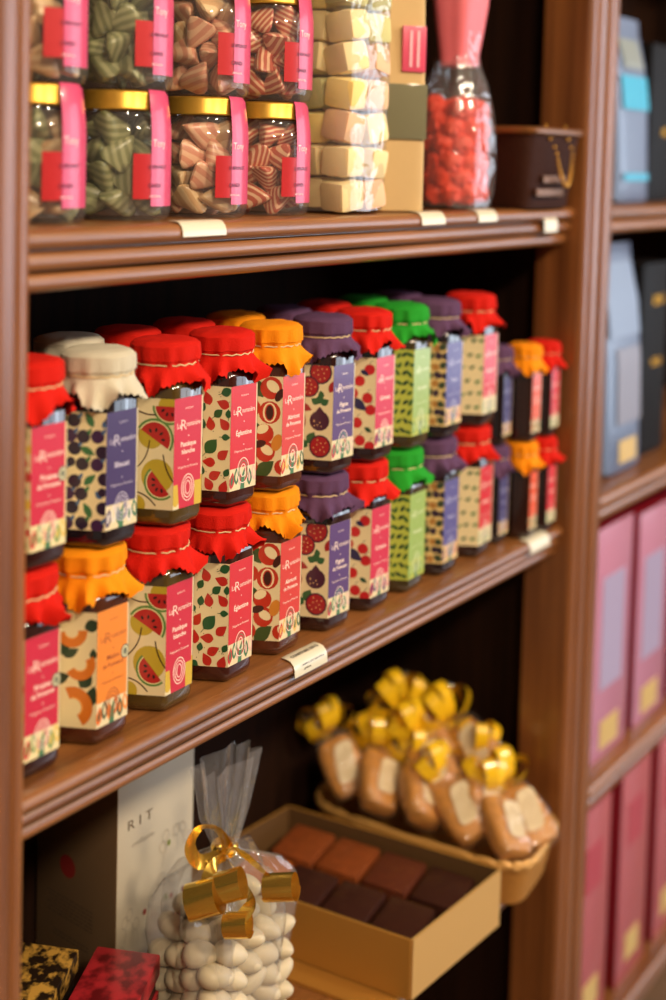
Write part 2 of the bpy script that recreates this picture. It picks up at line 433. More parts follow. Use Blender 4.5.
        for j in range(n[1]):
            for i in range(n[0]):
                x = -17 + 34 * (i + 0.5 + 0.3 * (j % 2) + rnd.uniform(-0.15, 0.15)) / n[0]; y = 90 * (j + 0.5) / n[1] + rnd.uniform(-1.5, 1.5)
                c = cols[(i + j * 2) % len(cols)]
                if kind == 'sprig':
                    P.append((leaf(x - 1.3, y, l, l * 0.6, 140 + rnd.uniform(-30, 30)), c)); P.append((leaf(x + 1.3, y + 1, l, l * 0.6, 40), c))
                else: P.append((leaf(x, y, l * rnd.uniform(0.9, 1.25), l * (0.5 if kind == 'green' else 0.8), rnd.choice((35, 60, 130, 150, -20))), c))
    elif kind == 'watermelon':
        red = (176, 34, 30); rind = (92, 130, 62); cr = (222, 214, 160); ol = (184, 158, 42); br = (64, 36, 22); blk = (44, 16, 16)
        for x, y, r in ((3, 27, 14), (-3, 60, 11), (12, 84, 9), (-15, 3, 8)): P.append((ell(x, y, r, r, 0, 20), ol))
        def slice_(x, y, r, rot):
            a0, a1 = rot, rot + 180
            P.append((arcslice(x, y, 0, r, a0, a1), rind)); P.append((arcslice(x, y, 0, r * 0.88, a0, a1), cr)); P.append((arcslice(x, y, 0, r * 0.82, a0, a1), red))
            for k in range(4):
                a = R(a0 + 30 + 40 * k); P.append((ell(x + r * 0.45 * math.cos(a), y + r * 0.45 * math.sin(a), 1.9, 1.1, math.degrees(a), 8), blk))
        slice_(0, 57, 17, -32); slice_(13, 84, 15, 180); slice_(6, 22, 14.5, 130)
        for p, q, b in (((-4, 56), (-16, 32), 3), ((-15, 80), (2, 77), -1.5), ((8, 45), (18, 22), -2), ((-16, 14), (2, 3), 2)): P.append((stem(p, q, 1.1, b), br))
    elif kind == 'blueberry':
        nav = (38, 22, 50); nv2 = (56, 26, 70); grn = (44, 104, 62); blu = (64, 96, 140)
        for j in range(8):
            for i in range(3):
                x = -14 + 12 * i + 5 * (j % 2) + rnd.uniform(-1.5, 1.5); y = 5 + 11.2 * j + rnd.uniform(-1.5, 1.5)
                if (i + 2 * j) % 4 == 3: P.append((leaf(x, y, 13, 6, rnd.choice((-25, 40, 120))), grn))
                elif (i + j) % 5 == 4: P.append((leaf(x, y, 8, 5, rnd.uniform(0, 180)), blu)); P.append((ell(x + 3, y + 2, 3.6, 3.6), nav))
                else: P.append((ell(x, y, 5.6, 5.2), nav if (i + j) % 2 else nv2)); P.append((leaf(x + 5, y + 4, 6, 3, 60), grn if i == 1 else blu))
    elif kind == 'melon':
        org = (206, 112, 30); lt = (228, 206, 150); grn = (36, 58, 40)
        for x, y, l, w_, r in ((13, 80, 14, 10, 20), (-10, 60, 16, 9, -25), (-12, 38, 14, 9, 20), (8, 38, 16, 12, 55), (13, 25, 18, 10, 75), (-4, 58, 14, 7, 30), (14, 58, 9, 6, 90)): P.append((leaf(x, y, l, w_, r), grn))
        for x, y, rr, rot in ((-4, 75, 13, 190), (3, 50, 13, 215), (-2, 16, 16, -60)):
            P.append((arcslice(x, y, rr * 0.42, rr, rot, rot + 175, 14), org)); P.append((arcslice(x, y, rr * 0.42, rr * 0.5, rot + 8, rot + 160, 14), (228, 150, 60)))
    elif kind == 'berry':
        red = (196, 40, 40); yl = (224, 190, 60); grn = (110, 140, 80)
        for j in range(9):
            for i in range(3):
                x = -13 + 12 * i + 5 * (j % 2) + rnd.uniform(-1.5, 1.5); y = 5 + 10 * j
                P.append((drop(x, y, 8, 7, rnd.choice((80, 100, -80, 60))), (red, yl, grn, red)[(i + j) % 4]))
    return P

def text_print(s, cx, y, size, col, xs=1.0, bold=0.0, width=None):
    vs, fs, w = text_mesh(s, bold)
    if width: xs = width / (w * size)
    return ([((x - w / 2) * size * xs + cx, y + yy * size) for x, yy in vs], fs, col)

def front_panel(d):
    """text face: list of (verts, faces, colour) in mm on a 34 x 90 face"""
    ink = d.get('ink', (250, 226, 206)); P = []
    def poly(p, c):
        q = clip(p, -17, 16.6, 0, 90)
        if q: P.append((q, [list(range(len(q)))], c))
    split = 19 if d['motif'] != 'watermelon' else 20
    poly([(-17, 0), (16.6, 0), (16.6, 90), (-17, 90)], d['base'])
    rnd = random.Random(5)
    if d['motif'] == 'watermelon':
        poly(ell(12, 12, 8, 14, 0), (204, 170, 50)); poly(ell(-14, 12, 5, 10, 0), (204, 170, 50)); poly([(-10, 0), (8, 0), (8, 20), (-12, 20)], d['panel'])
    else:
        mc = d['mini']
        for k in range(6):
            x = -14 + 5.6 * k
            poly(leaf(x, 9 + (k % 2) * 3, 15, 6.5, 82 + 8 * (k % 3)), mc[k % len(mc)])
            poly(leaf(x, 9 + (k % 2) * 3, 9, 2.6, 82 + 8 * (k % 3)), d['base'] if k % 2 else mc[(k + 1) % len(mc)])
        poly([(-3.5, 0), (-1.5, 12), (2, 18), (2, 0)], (70, 120, 80))
    poly([(-17, split), (15.2, split), (15.2, 90), (-17, 90)], d['panel'])
    P.append(text_print('ROQUEVAIRE'[:8], 0.5, 80.5, 2.0, ink, width=9))
    P.append(text_print('La', -11.2, 65.5, 6.2, ink, width=4.6)); P.append(text_print('R', -5.6, 63.6, 12.5, ink, width=6.4, bold=-0.012)); P.append(text_print('oumanière', 5.6, 66.2, 6.2, ink, width=16.5))
    poly(ell(0, 58.5, 0.6, 0.6, 0, 8), ink); poly(ell(0, 38.6, 0.6, 0.6, 0, 8), ink)
    L = d['name']
    if len(L) == 1: P.append(text_print(L[0], 0, 47, 6.0, ink, bold=0.018, width=min(20, 2.6 * len(L[0]))))
    else:
        P.append(text_print(L[0], 0, 50.2, 5.6, ink, bold=0.018, width=min(18, 2.6 * len(L[0])))); P.append(text_print(L[1], 0, 44.2, 5.2, ink, bold=0.018, width=min(22, 2.2 * len(L[1]))))
    P.append(text_print('Préparée en Provence', 0, 32.5, 3.0, ink, width=23))
    for rx, ry in ((7.6, 11.2), (5.6, 8.6), (3.4, 5.8)):
        n = 22; a = ell(0, 16, rx, ry, 0, n); b = ell(0, 16, rx - 0.75, ry - 0.75, 0, n)
        P.append((a + b, [[k, (k + 1) % n, n + (k + 1) % n, n + k] for k in range(n)], ink if rx != 5.6 else d.get('ring', ink)))
    if d.get('badge'):
        poly(ell(13, 52, 4.6, 5.6, 0, 16), (70, 74, 66)); poly(ell(13, 52, 3.6, 4.6, 0, 16), (206, 200, 160)); poly(ell(13, 52, 2.0, 2.8, 0, 12), (100, 104, 84))
    return P

def label_mesh(d, w=W, z0=0.0135, h=0.0945, faces=(-90, -150, -30)):
    sx = w / 34.0 * 1.0; sz = h / 90.0; ap = w * math.sqrt(3) / 2
    m = MB(); cols = []
    def ci(c):
        if c not in cols: cols.append(c)
        return cols.index(c)
    def place(items, deg):
        n, u = face_frame(deg)
        for k, (vs, fs, c) in enumerate(items):
            dep = ap + 0.00012 + 0.000009 * k
            m.add([n * dep + u * (x * sx) + Vector((0, 0, z0 + y * sz)) for x, y in vs], fs, ci(c))
    place(front_panel(d), -90)
    for deg in faces[1:]:
        x0, x1 = (-16.4, 17) if deg == -150 else (-17, 16.4)
        items = [([(x0, 0), (x1, 0), (x1, 90), (x0, 90)], [[0, 1, 2, 3]], d['base'])]
        for p, c in pattern(d['motif'], random.Random(d['seed'])):
            q = clip(p, x0, x1, 0, 90)
            if q: items.append((q, [list(range(len(q)))], c))
        place(items, deg)
    return m, [mat('label_print', c, 0.33, spec=0.5, coat=0.25) for c in cols]

def cap_mesh(seed, s=1.0, r=0.0298, z_str=0.137, z_edge=0.1525, z_top=0.1578, flare=1.0, tip=None):
    """round cloth over the lid, gathered at the string, square corners hanging as a pinked frill"""
    rnd = random.Random(seed); n = 96; m = MB(); ph = rnd.uniform(0, 6.28); ph2 = rnd.uniform(0, 6.28); rot = R(-48) + rnd.uniform(-0.45, 0.45) if tip is None else tip
    def nz(th, k): return noise.noise(Vector((math.cos(th) * k + seed * 3.1, math.sin(th) * k, seed * 1.7)))
    rings = []
    for rf, z in ((0.02, z_top), (0.45, z_top - 0.0002), (0.75, z_top - 0.0009), (0.9, z_top - 0.0022), (0.97, z_top - 0.0042), (1.0, z_edge), (1.01, z_edge - 0.006), (1.0, z_edge - 0.012), (0.965, z_str + 0.003), (0.93, z_str)):
        ring = []
        for j in range(n):
            th = 2 * PI * j / n; wr = max(0, min(1, (z_edge + 0.002 - z) / (z_edge - z_str)))
            rr = r * rf * (1 + (0.012 * nz(th, 1.5) + 0.085 * wr * (nz(th, 5) + 0.5 * math.sin(11 * th + ph)) + 0.02 * nz(th, 3)))
            ring.append((rr * math.cos(th), rr * math.sin(th), z + 0.0008 * nz(th, 2.2) * (rf > 0.3)))
        rings.append(ring)
    for k in range(1, 8):
        t = k / 7; ring = []
        for j in range(n):
            th = 2 * PI * j / n; cth = abs(math.cos(2 * (th - rot)))
            Ls = (0.0150 + 0.0120 * cth ** 2.2 + 0.004 * nz(th, 2.5)) * flare
            fold = math.sin(8 * th + ph + 2.5 * nz(th, 1.3)) * 0.55 + 0.45 * math.sin(13 * th + ph2)
            ang = R(20 + 13 * cth + 10 * nz(th, 1.7)) + R(27) * fold * t ** 0.7
            ang = max(R(4), ang)
            rr = r * 0.93 + Ls * t * math.sin(ang) * 0.92; z = z_str - 0.0006 - Ls * t * math.cos(ang) * 0.95
            if k == 7: z += (0.0011 if j % 2 else -0.0011)
            px, py = rr * math.cos(th), rr * math.sin(th)          # neighbours stop the frill at the sides and behind
            ring.append((max(-0.0338, min(0.0338, px)), min(0.0325, py), z))
        rings.append(ring)
    m.loft(rings, 0, True, False)
    m.v = [(x * s, y * s, z) for x, y, z in m.v]
    b = MB(); b.tube([(r * s * 0.955 * math.cos(2 * PI * j / 40), r * s * 0.955 * math.sin(2 * PI * j / 40), z_str + 0.0008 * math.sin(3 * j)) for j in range(40)], 0.00062, 6, closed=True)
    return m, b

CL = {'red': (204, 28, 14), 'orange': (240, 142, 14), 'white': (205, 196, 172), 'purple': (92, 62, 92), 'green': (36, 150, 40)}
def cloth(c): return mat('cotton_cloth_' + c, CL[c], 0.85, spec=0.15, bump=0.5, bscale=900)
string_m = mat('cotton_string', (216, 190, 140), 0.8)
def jam(c): return mat('jam_behind_glass', c, 0.06, spec=0.55, coat=1.0)

DES = [
    dict(k='berry', motif='berry', panel=(196, 36, 62), base=(232, 214, 160), mini=((196, 50, 50), (120, 150, 90), (224, 190, 90)), name=('Fraise', 'de Provence'), jam=(40, 12, 14), cap=('red', 'red'), seed=1, x=(0.584, 0.589), badge=1),
    dict(k='melon', motif='melon', panel=(232, 134, 44), base=CREAM, mini=((222, 110, 30), (60, 80, 50), (232, 140, 60)), name=('Melon', 'de Provence'), jam=(72, 32, 16), cap=('orange', None), seed=2, x=(0.655, None), badge=1, ink=(150, 70, 30)),
    dict(k='blueberry', motif='blueberry', panel=(62, 44, 92), base=CREAM, mini=((56, 40, 90), (226, 214, 200), (70, 120, 90)), name=('Bleuet',), jam=(22, 14, 22), cap=(None, 'white'), seed=3, x=(None, 0.661), ink=(206, 196, 210)),
    dict(k='watermelon', motif='watermelon', panel=(196, 36, 58), base=CREAM, mini=((200, 40, 50),), name=('Pastèque', 'blanche'), jam=(76, 58, 24), cap=('red', 'red'), seed=4, x=(0.731, 0.737)),
    dict(k='rosehip', motif='rosehip', panel=(204, 40, 48), base=CREAM, mini=((190, 40, 40), (60, 110, 70), (226, 180, 160)), name=('Églantine',), jam=(56, 18, 14), cap=('red', 'red'), seed=5, x=(0.808, 0.811), ring=(90, 130, 90)),
    dict(k='apricot', motif='apricot', panel=(206, 58, 46), base=CREAM, mini=((200, 60, 40), (226, 180, 90), (70, 100, 60)), name=('Abricot', 'de Provence'), jam=(78, 34, 16), cap=('orange', 'orange'), seed=6, x=(0.882, 0.880), ring=(60, 110, 80)),
    dict(k='fig', motif='fig', panel=(86, 58, 112), base=CREAM, mini=((190, 50, 70), (80, 140, 100), (226, 190, 170)), name=('Figue', 'de Provence'), jam=(40, 16, 18), cap=('purple', 'purple'), seed=7, x=(0.960, 0.961), ring=(110, 170, 130)),
    dict(k='cherry', motif='cherry', panel=(202, 40, 70), base=CREAM, mini=((190, 40, 50), (50, 50, 100), (226, 150, 140)), name=('Griotte',), jam=(36, 14, 18), cap=('red', 'red'), seed=8, x=(1.031, 1.030)),
    dict(k='green', motif='green', panel=(150, 178, 92), base=(176, 186, 74), mini=((110, 150, 70), (180, 200, 120)), name=('Verveine',), jam=(58, 48, 24), cap=('green', 'green'), seed=9, x=(1.101, 1.102), ink=(220, 226, 180)),
    dict(k='plum', motif='plum', panel=(88, 84, 142), base=(222, 190, 128), mini=((90, 60, 90), (226, 180, 140), (190, 120, 90)), name=('Prune',), jam=(26, 16, 22), cap=('purple', 'purple'), seed=10, x=(1.173, 1.171), ink=(190, 190, 220)),
    dict(k='sprig', motif='sprig', panel=(206, 32, 46), base=(232, 214, 168), mini=((120, 170, 120), (226, 200, 160)), name=('Gratte-cul',), jam=(36, 16, 16), cap=('red', 'red'), seed=11, x=(1.254, 1.254)),
]
WHAT = {'berry': 'pink label at the left post', 'melon': 'orange melon label', 'blueberry': 'dark blue berry label', 'watermelon': 'watermelon slice label', 'rosehip': 'rosehip label',
        'apricot': 'apricot label', 'fig': 'purple fig label', 'cherry': 'cherry label', 'green': 'light green leaf label', 'plum': 'blue and gold plum label', 'sprig': 'cream sprig label'}
JY = 0.7315
JG = 'cloth-capped jam jars on the middle shelf'

def make_jar(d, cap, seed, loc, rz, label, s=1.0, zs=1.0, group=JG, tip=None, slim=False):
    t = thing('jam_jar', label, 'jar', loc, rz, group)
    w = W * s
    jar_glass_mesh(w, 0.120 * zs, 0.0245 * s).build('jar', jam(d['jam']), t)
    lm, mats = label_mesh(d, w, 0.0150 * zs, 0.0945 * zs, (-90,) if slim else (-90, -150, -30)); lm.build('label', mats, t)
    zz = zs
    cm, sm_ = cap_mesh(seed, 0.72 if slim else s, z_str=0.137 * zz, z_edge=0.1525 * zz, z_top=0.1572 * zz, flare=1.0, tip=tip)
    c = cm.build('cloth_cover', cloth(cap), t); sm_.build('string', string_m, c)
    return t

rnd = random.Random(11)
STACK = 0.1590
for d in DES:
    for lv in (0, 1):
        if d['x'][lv] is None: continue
        where = ('lower' if lv == 0 else 'upper')
        if d['k'] in ('melon', 'blueberry'):
            lab = '%s-capped jam jar with %s, %s' % (d['cap'][lv], WHAT[d['k']], 'under the white-capped jar' if lv == 0 else 'on top of the orange-capped jar')
        else:
            lab = '%s-capped jam jar with %s, %s of its two stacked jars' % (d['cap'][lv], WHAT[d['k']], where)
        make_jar(d, d['cap'][lv], d['seed'] * 2 + lv * 31, (d['x'][lv] - 0.004, JY + rnd.uniform(-0.0015, 0.0015), SM + lv * STACK), R(rnd.uniform(-3, 3)), lab,
                 tip=(R(-60 + 45) if d['k'] == 'apricot' else None))
# second row, of which only the cloth tops show above the first
for x, k, cap, lab in ((0.684, 'blueberry', 'white', 'white'), (0.753, 'watermelon', 'red', 'red'), (0.826, 'rosehip', 'red', 'red'), (0.900, 'apricot', 'orange', 'orange'), (0.976, 'fig', 'purple', 'purple'),
                       (1.046, 'cherry', 'red', 'red'), (1.118, 'green', 'green', 'green'), (1.190, 'plum', 'purple', 'purple')):
    d = [e for e in DES if e['k'] == k][0]
    names = {'blueberry': 'white-capped berry jar', 'watermelon': 'watermelon jar', 'rosehip': 'rosehip jar', 'apricot': 'apricot jar', 'fig': 'fig jar', 'cherry': 'cherry jar', 'green': 'green-capped jar', 'plum': 'plum jar'}[k]
    j = make_jar(d, cap, d['seed'] * 3 + 7, (x, JY + 0.067, SM + STACK), R(rnd.uniform(-4, 4)), '%s cloth top of a second-row jam jar, dim behind the upper %s' % (lab, names), group='second row of jam jars')
    dup(j, (x, JY + 0.067, SM), R(rnd.uniform(-4, 4)), '%s-capped second-row jam jar hidden low behind the %s' % (lab, names))
# the small jars by the right post
SMALL = [dict(DES[9], panel=(60, 52, 104), jam=(22, 12, 16), k='small_plum'), dict(DES[5], panel=(222, 80, 40), k='small_apricot', jam=(40, 16, 12)), dict(DES[10], k='small_red', jam=(34, 12, 12))]
SH = 0.78
for i, (x, y, cap) in enumerate(((1.3075, 0.728, 'purple'), (1.3500, 0.710, 'orange'), (1.3935, 0.706, 'red'))):
    for lv in (0, 1):
        x_ = x
        make_jar(SMALL[i], cap, 200 + i * 2 + lv, (x_, y, SM + lv * 0.1240), R(rnd.uniform(-3, 3)), 'small slim %s-capped jam jar by the right post, %s one of its stack' % (cap, ('lower', 'upper')[lv]), s=0.64, zs=SH, group='small slim jam jars', slim=True)

# ------------------------------------------------------------------ sweets: packing
def pack(n, r, clampf, seed, it=170, g=0.10, start=None):
    rs = np.random.RandomState(seed); p = start(rs, n)
    for k in range(it):
        p[:, 2] -= g * r
        for q in range(3):
            d = p[:, None, :] - p[None, :, :]; L = np.sqrt((d ** 2).sum(-1)) + np.eye(n) * 9 + 1e-9
            ov = np.clip(2 * r - L, 0, None)
            p = p + (d / L[..., None] * (ov * 0.5)[..., None]).sum(1) * 0.8
            p = clampf(p)
    return p
def cyl_clamp(Rr, r, z0, side=None):
    side = side or r
    def f(p):
        q = np.hypot(p[:, 0], p[:, 1]); k = np.minimum(1, (Rr - side) / np.maximum(q, 1e-6)); p[:, 0] *= k; p[:, 1] *= k; p[:, 2] = np.maximum(p[:, 2], z0 + r); return p
    return f
def box_clamp(hx, hy, r, z0, shape=None, side=None):
    side = side or r
    def f(p):
        s = np.ones(len(p)) if shape is None else shape(p[:, 2])
        p[:, 0] = np.clip(p[:, 0], -hx * s + side, hx * s - side); p[:, 1] = np.clip(p[:, 1], -hy * s + r, hy * s - r); p[:, 2] = np.maximum(p[:, 2], z0 + r); return p
    return f

def berlingot(rad=0.0165):
    m = MB(); rings = []
    for t in (-1, -0.8, -0.5, -0.2, 0.2, 0.5, 0.8, 1):
        e = math.sqrt(max(0.0, 1 - (abs(t) ** 3) * 0.75))
        a = rad * (0.14 + 0.86 * (1 + t) / 2) * e * 1.1; b = rad * (0.14 + 0.86 * (1 - t) / 2) * e * 1.1
        ring = []
        for j in range(16):
            th = 2 * PI * j / 16; c, s_ = math.cos(th), math.sin(th)
            ring.append((a * math.copysign(abs(c) ** 0.8, c), b * math.copysign(abs(s_) ** 0.8, s_), t * rad * 0.95))
        rings.append(ring)
    m.loft(rings); return m

CANDY = {
    'green': striped('green_pulled_sugar', (126, 128, 88), (162, 162, 122), 55),
    'beige': striped('beige_pulled_sugar', (206, 166, 120), (228, 198, 154), 45),
    'pink': striped('pink_pulled_sugar', (190, 94, 74), (236, 194, 160), 80, sharp=(0.5, 0.7)),
    'rose': striped('rose_pulled_sugar', (208, 142, 116), (228, 182, 150), 60)}
candy_src = {}
for k, m_ in CANDY.items():
    o = berlingot().build('striped_candy', m_, link=False); candy_src[k] = o

CJR = 0.0405; CJP = 0.1075
def candy_jar(loc, seed, label):
    t = thing('candy_jar', label, 'jar', loc, 0, 'gold-lidded candy jars on the top shelf')
    m = MB(); m.lathe([(0.004, 0.0018), (0.03, 0.0012), (0.036, 0.0), (0.0388, 0.0025), (CJR, 0.008), (CJR, 0.07), (0.0395, 0.077), (0.036, 0.083), (0.0335, 0.0875), (0.0335, 0.093)], 40, cap1=False)
    m.build('jar', glass, t)
    m = MB(); m.lathe([(0.002, 0.1066), (0.033, 0.1066), (0.0345, 0.1058), (0.0352, 0.104), (0.0352, 0.0925), (0.0358, 0.0915), (0.0355, 0.0905), (0.034, 0.0905)][::-1], 48, cap0=False)
    m.build('lid', gold_lid, t)
    # red block label with printing, and the pink seal strip that runs over the lid
    m = MB()
    def patch(a0, a1, z0, z1, rr, mi, nseg=10):
        m.sheet([[(rr * math.cos(R(a0 + (a1 - a0) * k / nseg)), rr * math.sin(R(a0 + (a1 - a0) * k / nseg)), z) for k in range(nseg + 1)] for z in (z0, z1)], mi)
    patch(-121, -62, 0.018, 0.055, CJR + 0.0004, 0)
    lb = m.build('label', mat('red_label_paper', (184, 28, 34), 0.4, coat=0.2), t)
    m = MB()
    def bend(vs, fs, cx_deg, z, size, mi, rr, xs):
        pts = []
        for x, y in vs: a = R(cx_deg) + x * size * xs / rr; pts.append((rr * math.cos(a), rr * math.sin(a), z + y * size))
        m.add(pts, fs, mi)
    a0, a1 = -99, -58; rr = CJR + 0.0008
    path = [(rr, 0.012), (rr, 0.04), (rr, 0.07), (0.0409, 0.078), (0.0402, 0.0845), (0.0394, 0.09), (0.0376, 0.1035), (0.0350, 0.1075), (0.020, 0.1076)]
    m.sheet([[(q * math.cos(R(a0 + (a1 - a0) * k / 8)), q * math.sin(R(a0 + (a1 - a0) * k / 8)), z) for k in range(9)] for q, z in path], 0)
    m.build('seal_strip', [mat('pink_seal_paper', (204, 66, 106), 0.3, coat=0.3)], t)
    m = MB()
    for s_, z, sz, xs, a, mi in (('LE BERLINGOT', 0.043, 0.0042, 0.75, -103, 0), ('CANDI', 0.0275, 0.0048, 0.9, -103, 0), ('ARTISANAL', 0.0195, 0.0026, 0.9, -101, 1), ('Tony', 0.061, 0.0085, 0.8, -97, 1)):
        vs, fs, w_ = text_mesh(s_, 0.01); bend(vs, fs, a, z, sz, mi, rr + 0.0003, xs)
    m.build('printing', [mat('dark_ink', (90, 30, 60), 0.5), mat('pale_ink', (250, 214, 214), 0.5)], lb)
    return t
CJX = (0.607, 0.700, 0.798, 0.889)
KIND = (('green', 'beige'), ('green', 'green'), ('beige', 'rose'), ('pink', 'pink'))
CJNAME = ('mixed candies at the left post', 'dull green candies', 'beige and rose candies', 'pink striped candies')
first = None
pk = pack(34, 0.0123, cyl_clamp(CJR - 0.0006, 0.0123, 0.0045, 0.0184), 3, start=lambda rs, n: np.stack([rs.uniform(-0.02, 0.02, n), rs.uniform(-0.02, 0.02, n), rs.uniform(0.02, 0.12, n)], 1))
pk = pk[pk[:, 2] < 0.081]
for i, x in enumerate(CJX):
    for lv in (0, 1):
        lab = 'gold-lidded glass jar of %s, %s jar of the two' % (CJNAME[i], ('lower', 'upper')[lv])
        loc = (x, 0.752, SU + lv * CJP)
        if first is None: first = candy_jar(loc, i, lab)
        else: dup(first, loc, 0, lab)
        rr = random.Random(i * 2 + lv + 40); ang = rr.uniform(0, 6.28)
        for q in pk:
            k = KIND[i][0] if rr.random() < 0.5 else KIND[i][1]
            o = candy_src[k].copy(); C.objects.link(o)
            o.location = (loc[0] + q[0] * math.cos(ang) - q[1] * math.sin(ang), loc[1] + q[0] * math.sin(ang) + q[1] * math.cos(ang), loc[2] + q[2])
            o.rotation_euler = (rr.uniform(0, 6.28), rr.uniform(0, 6.28), rr.uniform(0, 6.28))
            cn = {'green': 'dull green', 'beige': 'beige', 'pink': 'pink striped', 'rose': 'rose'}[k]
            tag(o, '%s pillow candy inside the %s glass jar of %s' % (cn, ('lower', 'upper')[lv], CJNAME[i]), 'candy', '%s candies in the %s jar of %s' % (cn, ('lower', 'upper')[lv], CJNAME[i]))

# ------------------------------------------------------------------ film bags
def wrinkle(v, s, k, seed):
    n = noise.noise_vector(Vector(v) * k + Vector((seed, seed * 2, 0)))
    return (v[0] + n.x * s, v[1] + n.y * s, v[2] + n.z * s * 0.6)
def sq_ring(hx, hy, z, e=0.45, n=48, cx=0, cy=0, pleat=0.0, np_=9, ph=0):
    pts = []
    for j in range(n):
        th = 2 * PI * j / n; c, s_ = math.cos(th), math.sin(th); k = 1 + pleat * math.sin(np_ * th + ph)
        pts.append((cx + hx * k * math.copysign(abs(c) ** e, c), cy + hy * k * math.copysign(abs(s_) ** e, s_), z))
    return pts

# marshmallow cubes in a tall clear bag
MX, MY = 0.985, 0.734
bag = thing('marshmallow_bag', 'tall clear bag of pastel marshmallow cubes beside the candy jars', 'bag', (MX, MY, SU))
m = MB(); m.loft([[wrinkle(p, 0.0026, 42, 3) for p in sq_ring(hx, hy, z, 0.38)] for hx, hy, z in ((0.03, 0.026, 0.0025), (0.039, 0.032, 0.003), (0.041, 0.033, 0.03), (0.0415, 0.034, 0.08), (0.0412, 0.034, 0.11), (0.0425, 0.034, 0.14), (0.042, 0.034, 0.19), (0.041, 0.033, 0.23), (0.036, 0.024, 0.262), (0.034, 0.006, 0.285), (0.036, 0.002, 0.32))], cap1=False)
m.build('film', film_crisp, bag)
def cube_mesh(d): m = MB(); m.box((0, 0, 0), (d, d, d * 0.92), bev=d * 0.2); return m
MC = {'cream': mat('cream_marshmallow', (236, 214, 156), 0.75, sss=0.3), 'green': mat('pale_green_marshmallow', (196, 190, 128), 0.75, sss=0.3), 'pink': mat('pale_pink_marshmallow', (226, 184, 144), 0.75, sss=0.3), 'yellow': mat('pale_yellow_marshmallow', (240, 214, 130), 0.75, sss=0.3)}
msrc = {k: cube_mesh(0.0335).build('marshmallow', v, link=False) for k, v in MC.items()}
rr = random.Random(8)
order = ['cream', 'pink', 'cream', 'yellow', 'cream', 'cream', 'pink', 'cream', 'green', 'cream', 'pink', 'yellow']
i = 0
for lz in range(8):
    for ix in (-1, 1):
        for iy in (-1, 1):
            k = order[(i * 5 + lz) % 12]
            if lz in (5, 6) and iy == -1: k = 'green' if ix == 1 or lz == 6 else 'cream'
            o = msrc[k].copy(); C.objects.link(o)
            o.location = (MX + ix * 0.0190 + rr.uniform(-0.002, 0.002), MY + iy * 0.0165 + rr.uniform(-0.001, 0.001), SU + 0.0195 + lz * 0.0335 + rr.uniform(-0.0015, 0.0015))
            o.rotation_euler = (rr.uniform(-0.16, 0.16), rr.uniform(-0.16, 0.16), rr.uniform(-0.25, 0.25)); i += 1
            tag(o, '%s marshmallow cube inside the tall clear bag on the top shelf' % {'cream': 'cream', 'green': 'pale green', 'pink': 'pale pink', 'yellow': 'pale yellow'}[k], 'marshmallow', '%s marshmallows in the tall clear bag' % k)

# kraft pouch with a window
kp = thing('kraft_pouch', 'tan kraft paper pouch with clear window and pink label', 'pouch', (1.064, 0.722, SU), R(-38))
kraft = mat('kraft_paper', (196, 162, 108), 0.75, bump=0.15, bscale=60)
m = MB(); m.loft([sq_ring(hx, hy, z, 0.35) for hx, hy, z in ((0.026, 0.017, 0.0), (0.028, 0.019, 0.002), (0.028, 0.018, 0.06), (0.0275, 0.016, 0.13), (0.027, 0.011, 0.20), (0.027, 0.003, 0.25), (0.027, 0.0015, 0.27))])
body = m.build('pouch', kraft, kp)
m = MB(); m.box((0.004, -0.0180, 0.106), (0.046, 0.004, 0.058), bev=0.0008); m.build('window', mat('window_with_dark_green_contents', (118, 114, 88), 0.12, spec=0.6, coat=1.0), kp)
m = MB(); m.box((0.012, -0.0150, 0.172), (0.026, 0.005, 0.048), bev=0.0008); m.build('label', mat('pink_label_paper', (216, 78, 108), 0.35, coat=0.3), kp)
m = MB()
for q in range(2): m.box((0.008 + q * 0.008, -0.0179, 0.172), (0.003, 0.0006, 0.038))
m.build('printing', mat('pale_pink_print', (240, 180, 190), 0.5), kp)

# bag of red pralines with a pink top
RX, RY = 1.212, 0.738
bag = thing('praline_bag', 'rounded clear bag of red sugared pralines with pink top', 'bag', (RX, RY, SU))
m = MB()
prof = ((0.034, 0.0015), (0.045, 0.002), (0.0485, 0.02), (0.0505, 0.05), (0.050, 0.085), (0.046, 0.115), (0.037, 0.142), (0.028, 0.165), (0.024, 0.18), (0.024, 0.195), (0.026, 0.205))
m.loft([[wrinkle(p, 0.0022, 36, 9) for p in sq_ring(r_, r_ * 0.85, z, 0.8, pleat=0.03 + 0.06 * max(0, (z - 0.12) / 0.09))] for r_, z in prof], cap1=False)
m.build('film', film_crisp, bag)
m = MB(); m.loft([sq_ring(r_, r_ * 0.7, z, 0.9, pleat=0.06, np_=5) for r_, z in ((0.0262, 0.166), (0.0285, 0.182), (0.033, 0.205), (0.038, 0.235), (0.042, 0.275))], cap0=False, cap1=False)
m.build('pink_top', mat('pink_tissue', (226, 110, 118), 0.5, sss=0.2, bump=0.3, bscale=40), bag)
def praline(r):
    bm = bmesh.new(); bmesh.ops.create_icosphere(bm, subdivisions=3, radius=r); m = MB()
    for v in bm.verts:
        k = 1 + 0.26 * noise.noise(v.co * (1.0 / r) * 2.4) + 0.22 * noise.noise(v.co * (1.0 / r) * 5.5)
        v.co *= k
    bm.verts.index_update(); m.add([v.co[:] for v in bm.verts], [[v.index for v in f.verts] for f in bm.faces], 0, True); bm.free(); return m
psrc = praline(0.0138).build('sugared_praline', mat('red_sugar_coat', (228, 60, 24), 0.5, bump=0.6, bscale=300), link=False)
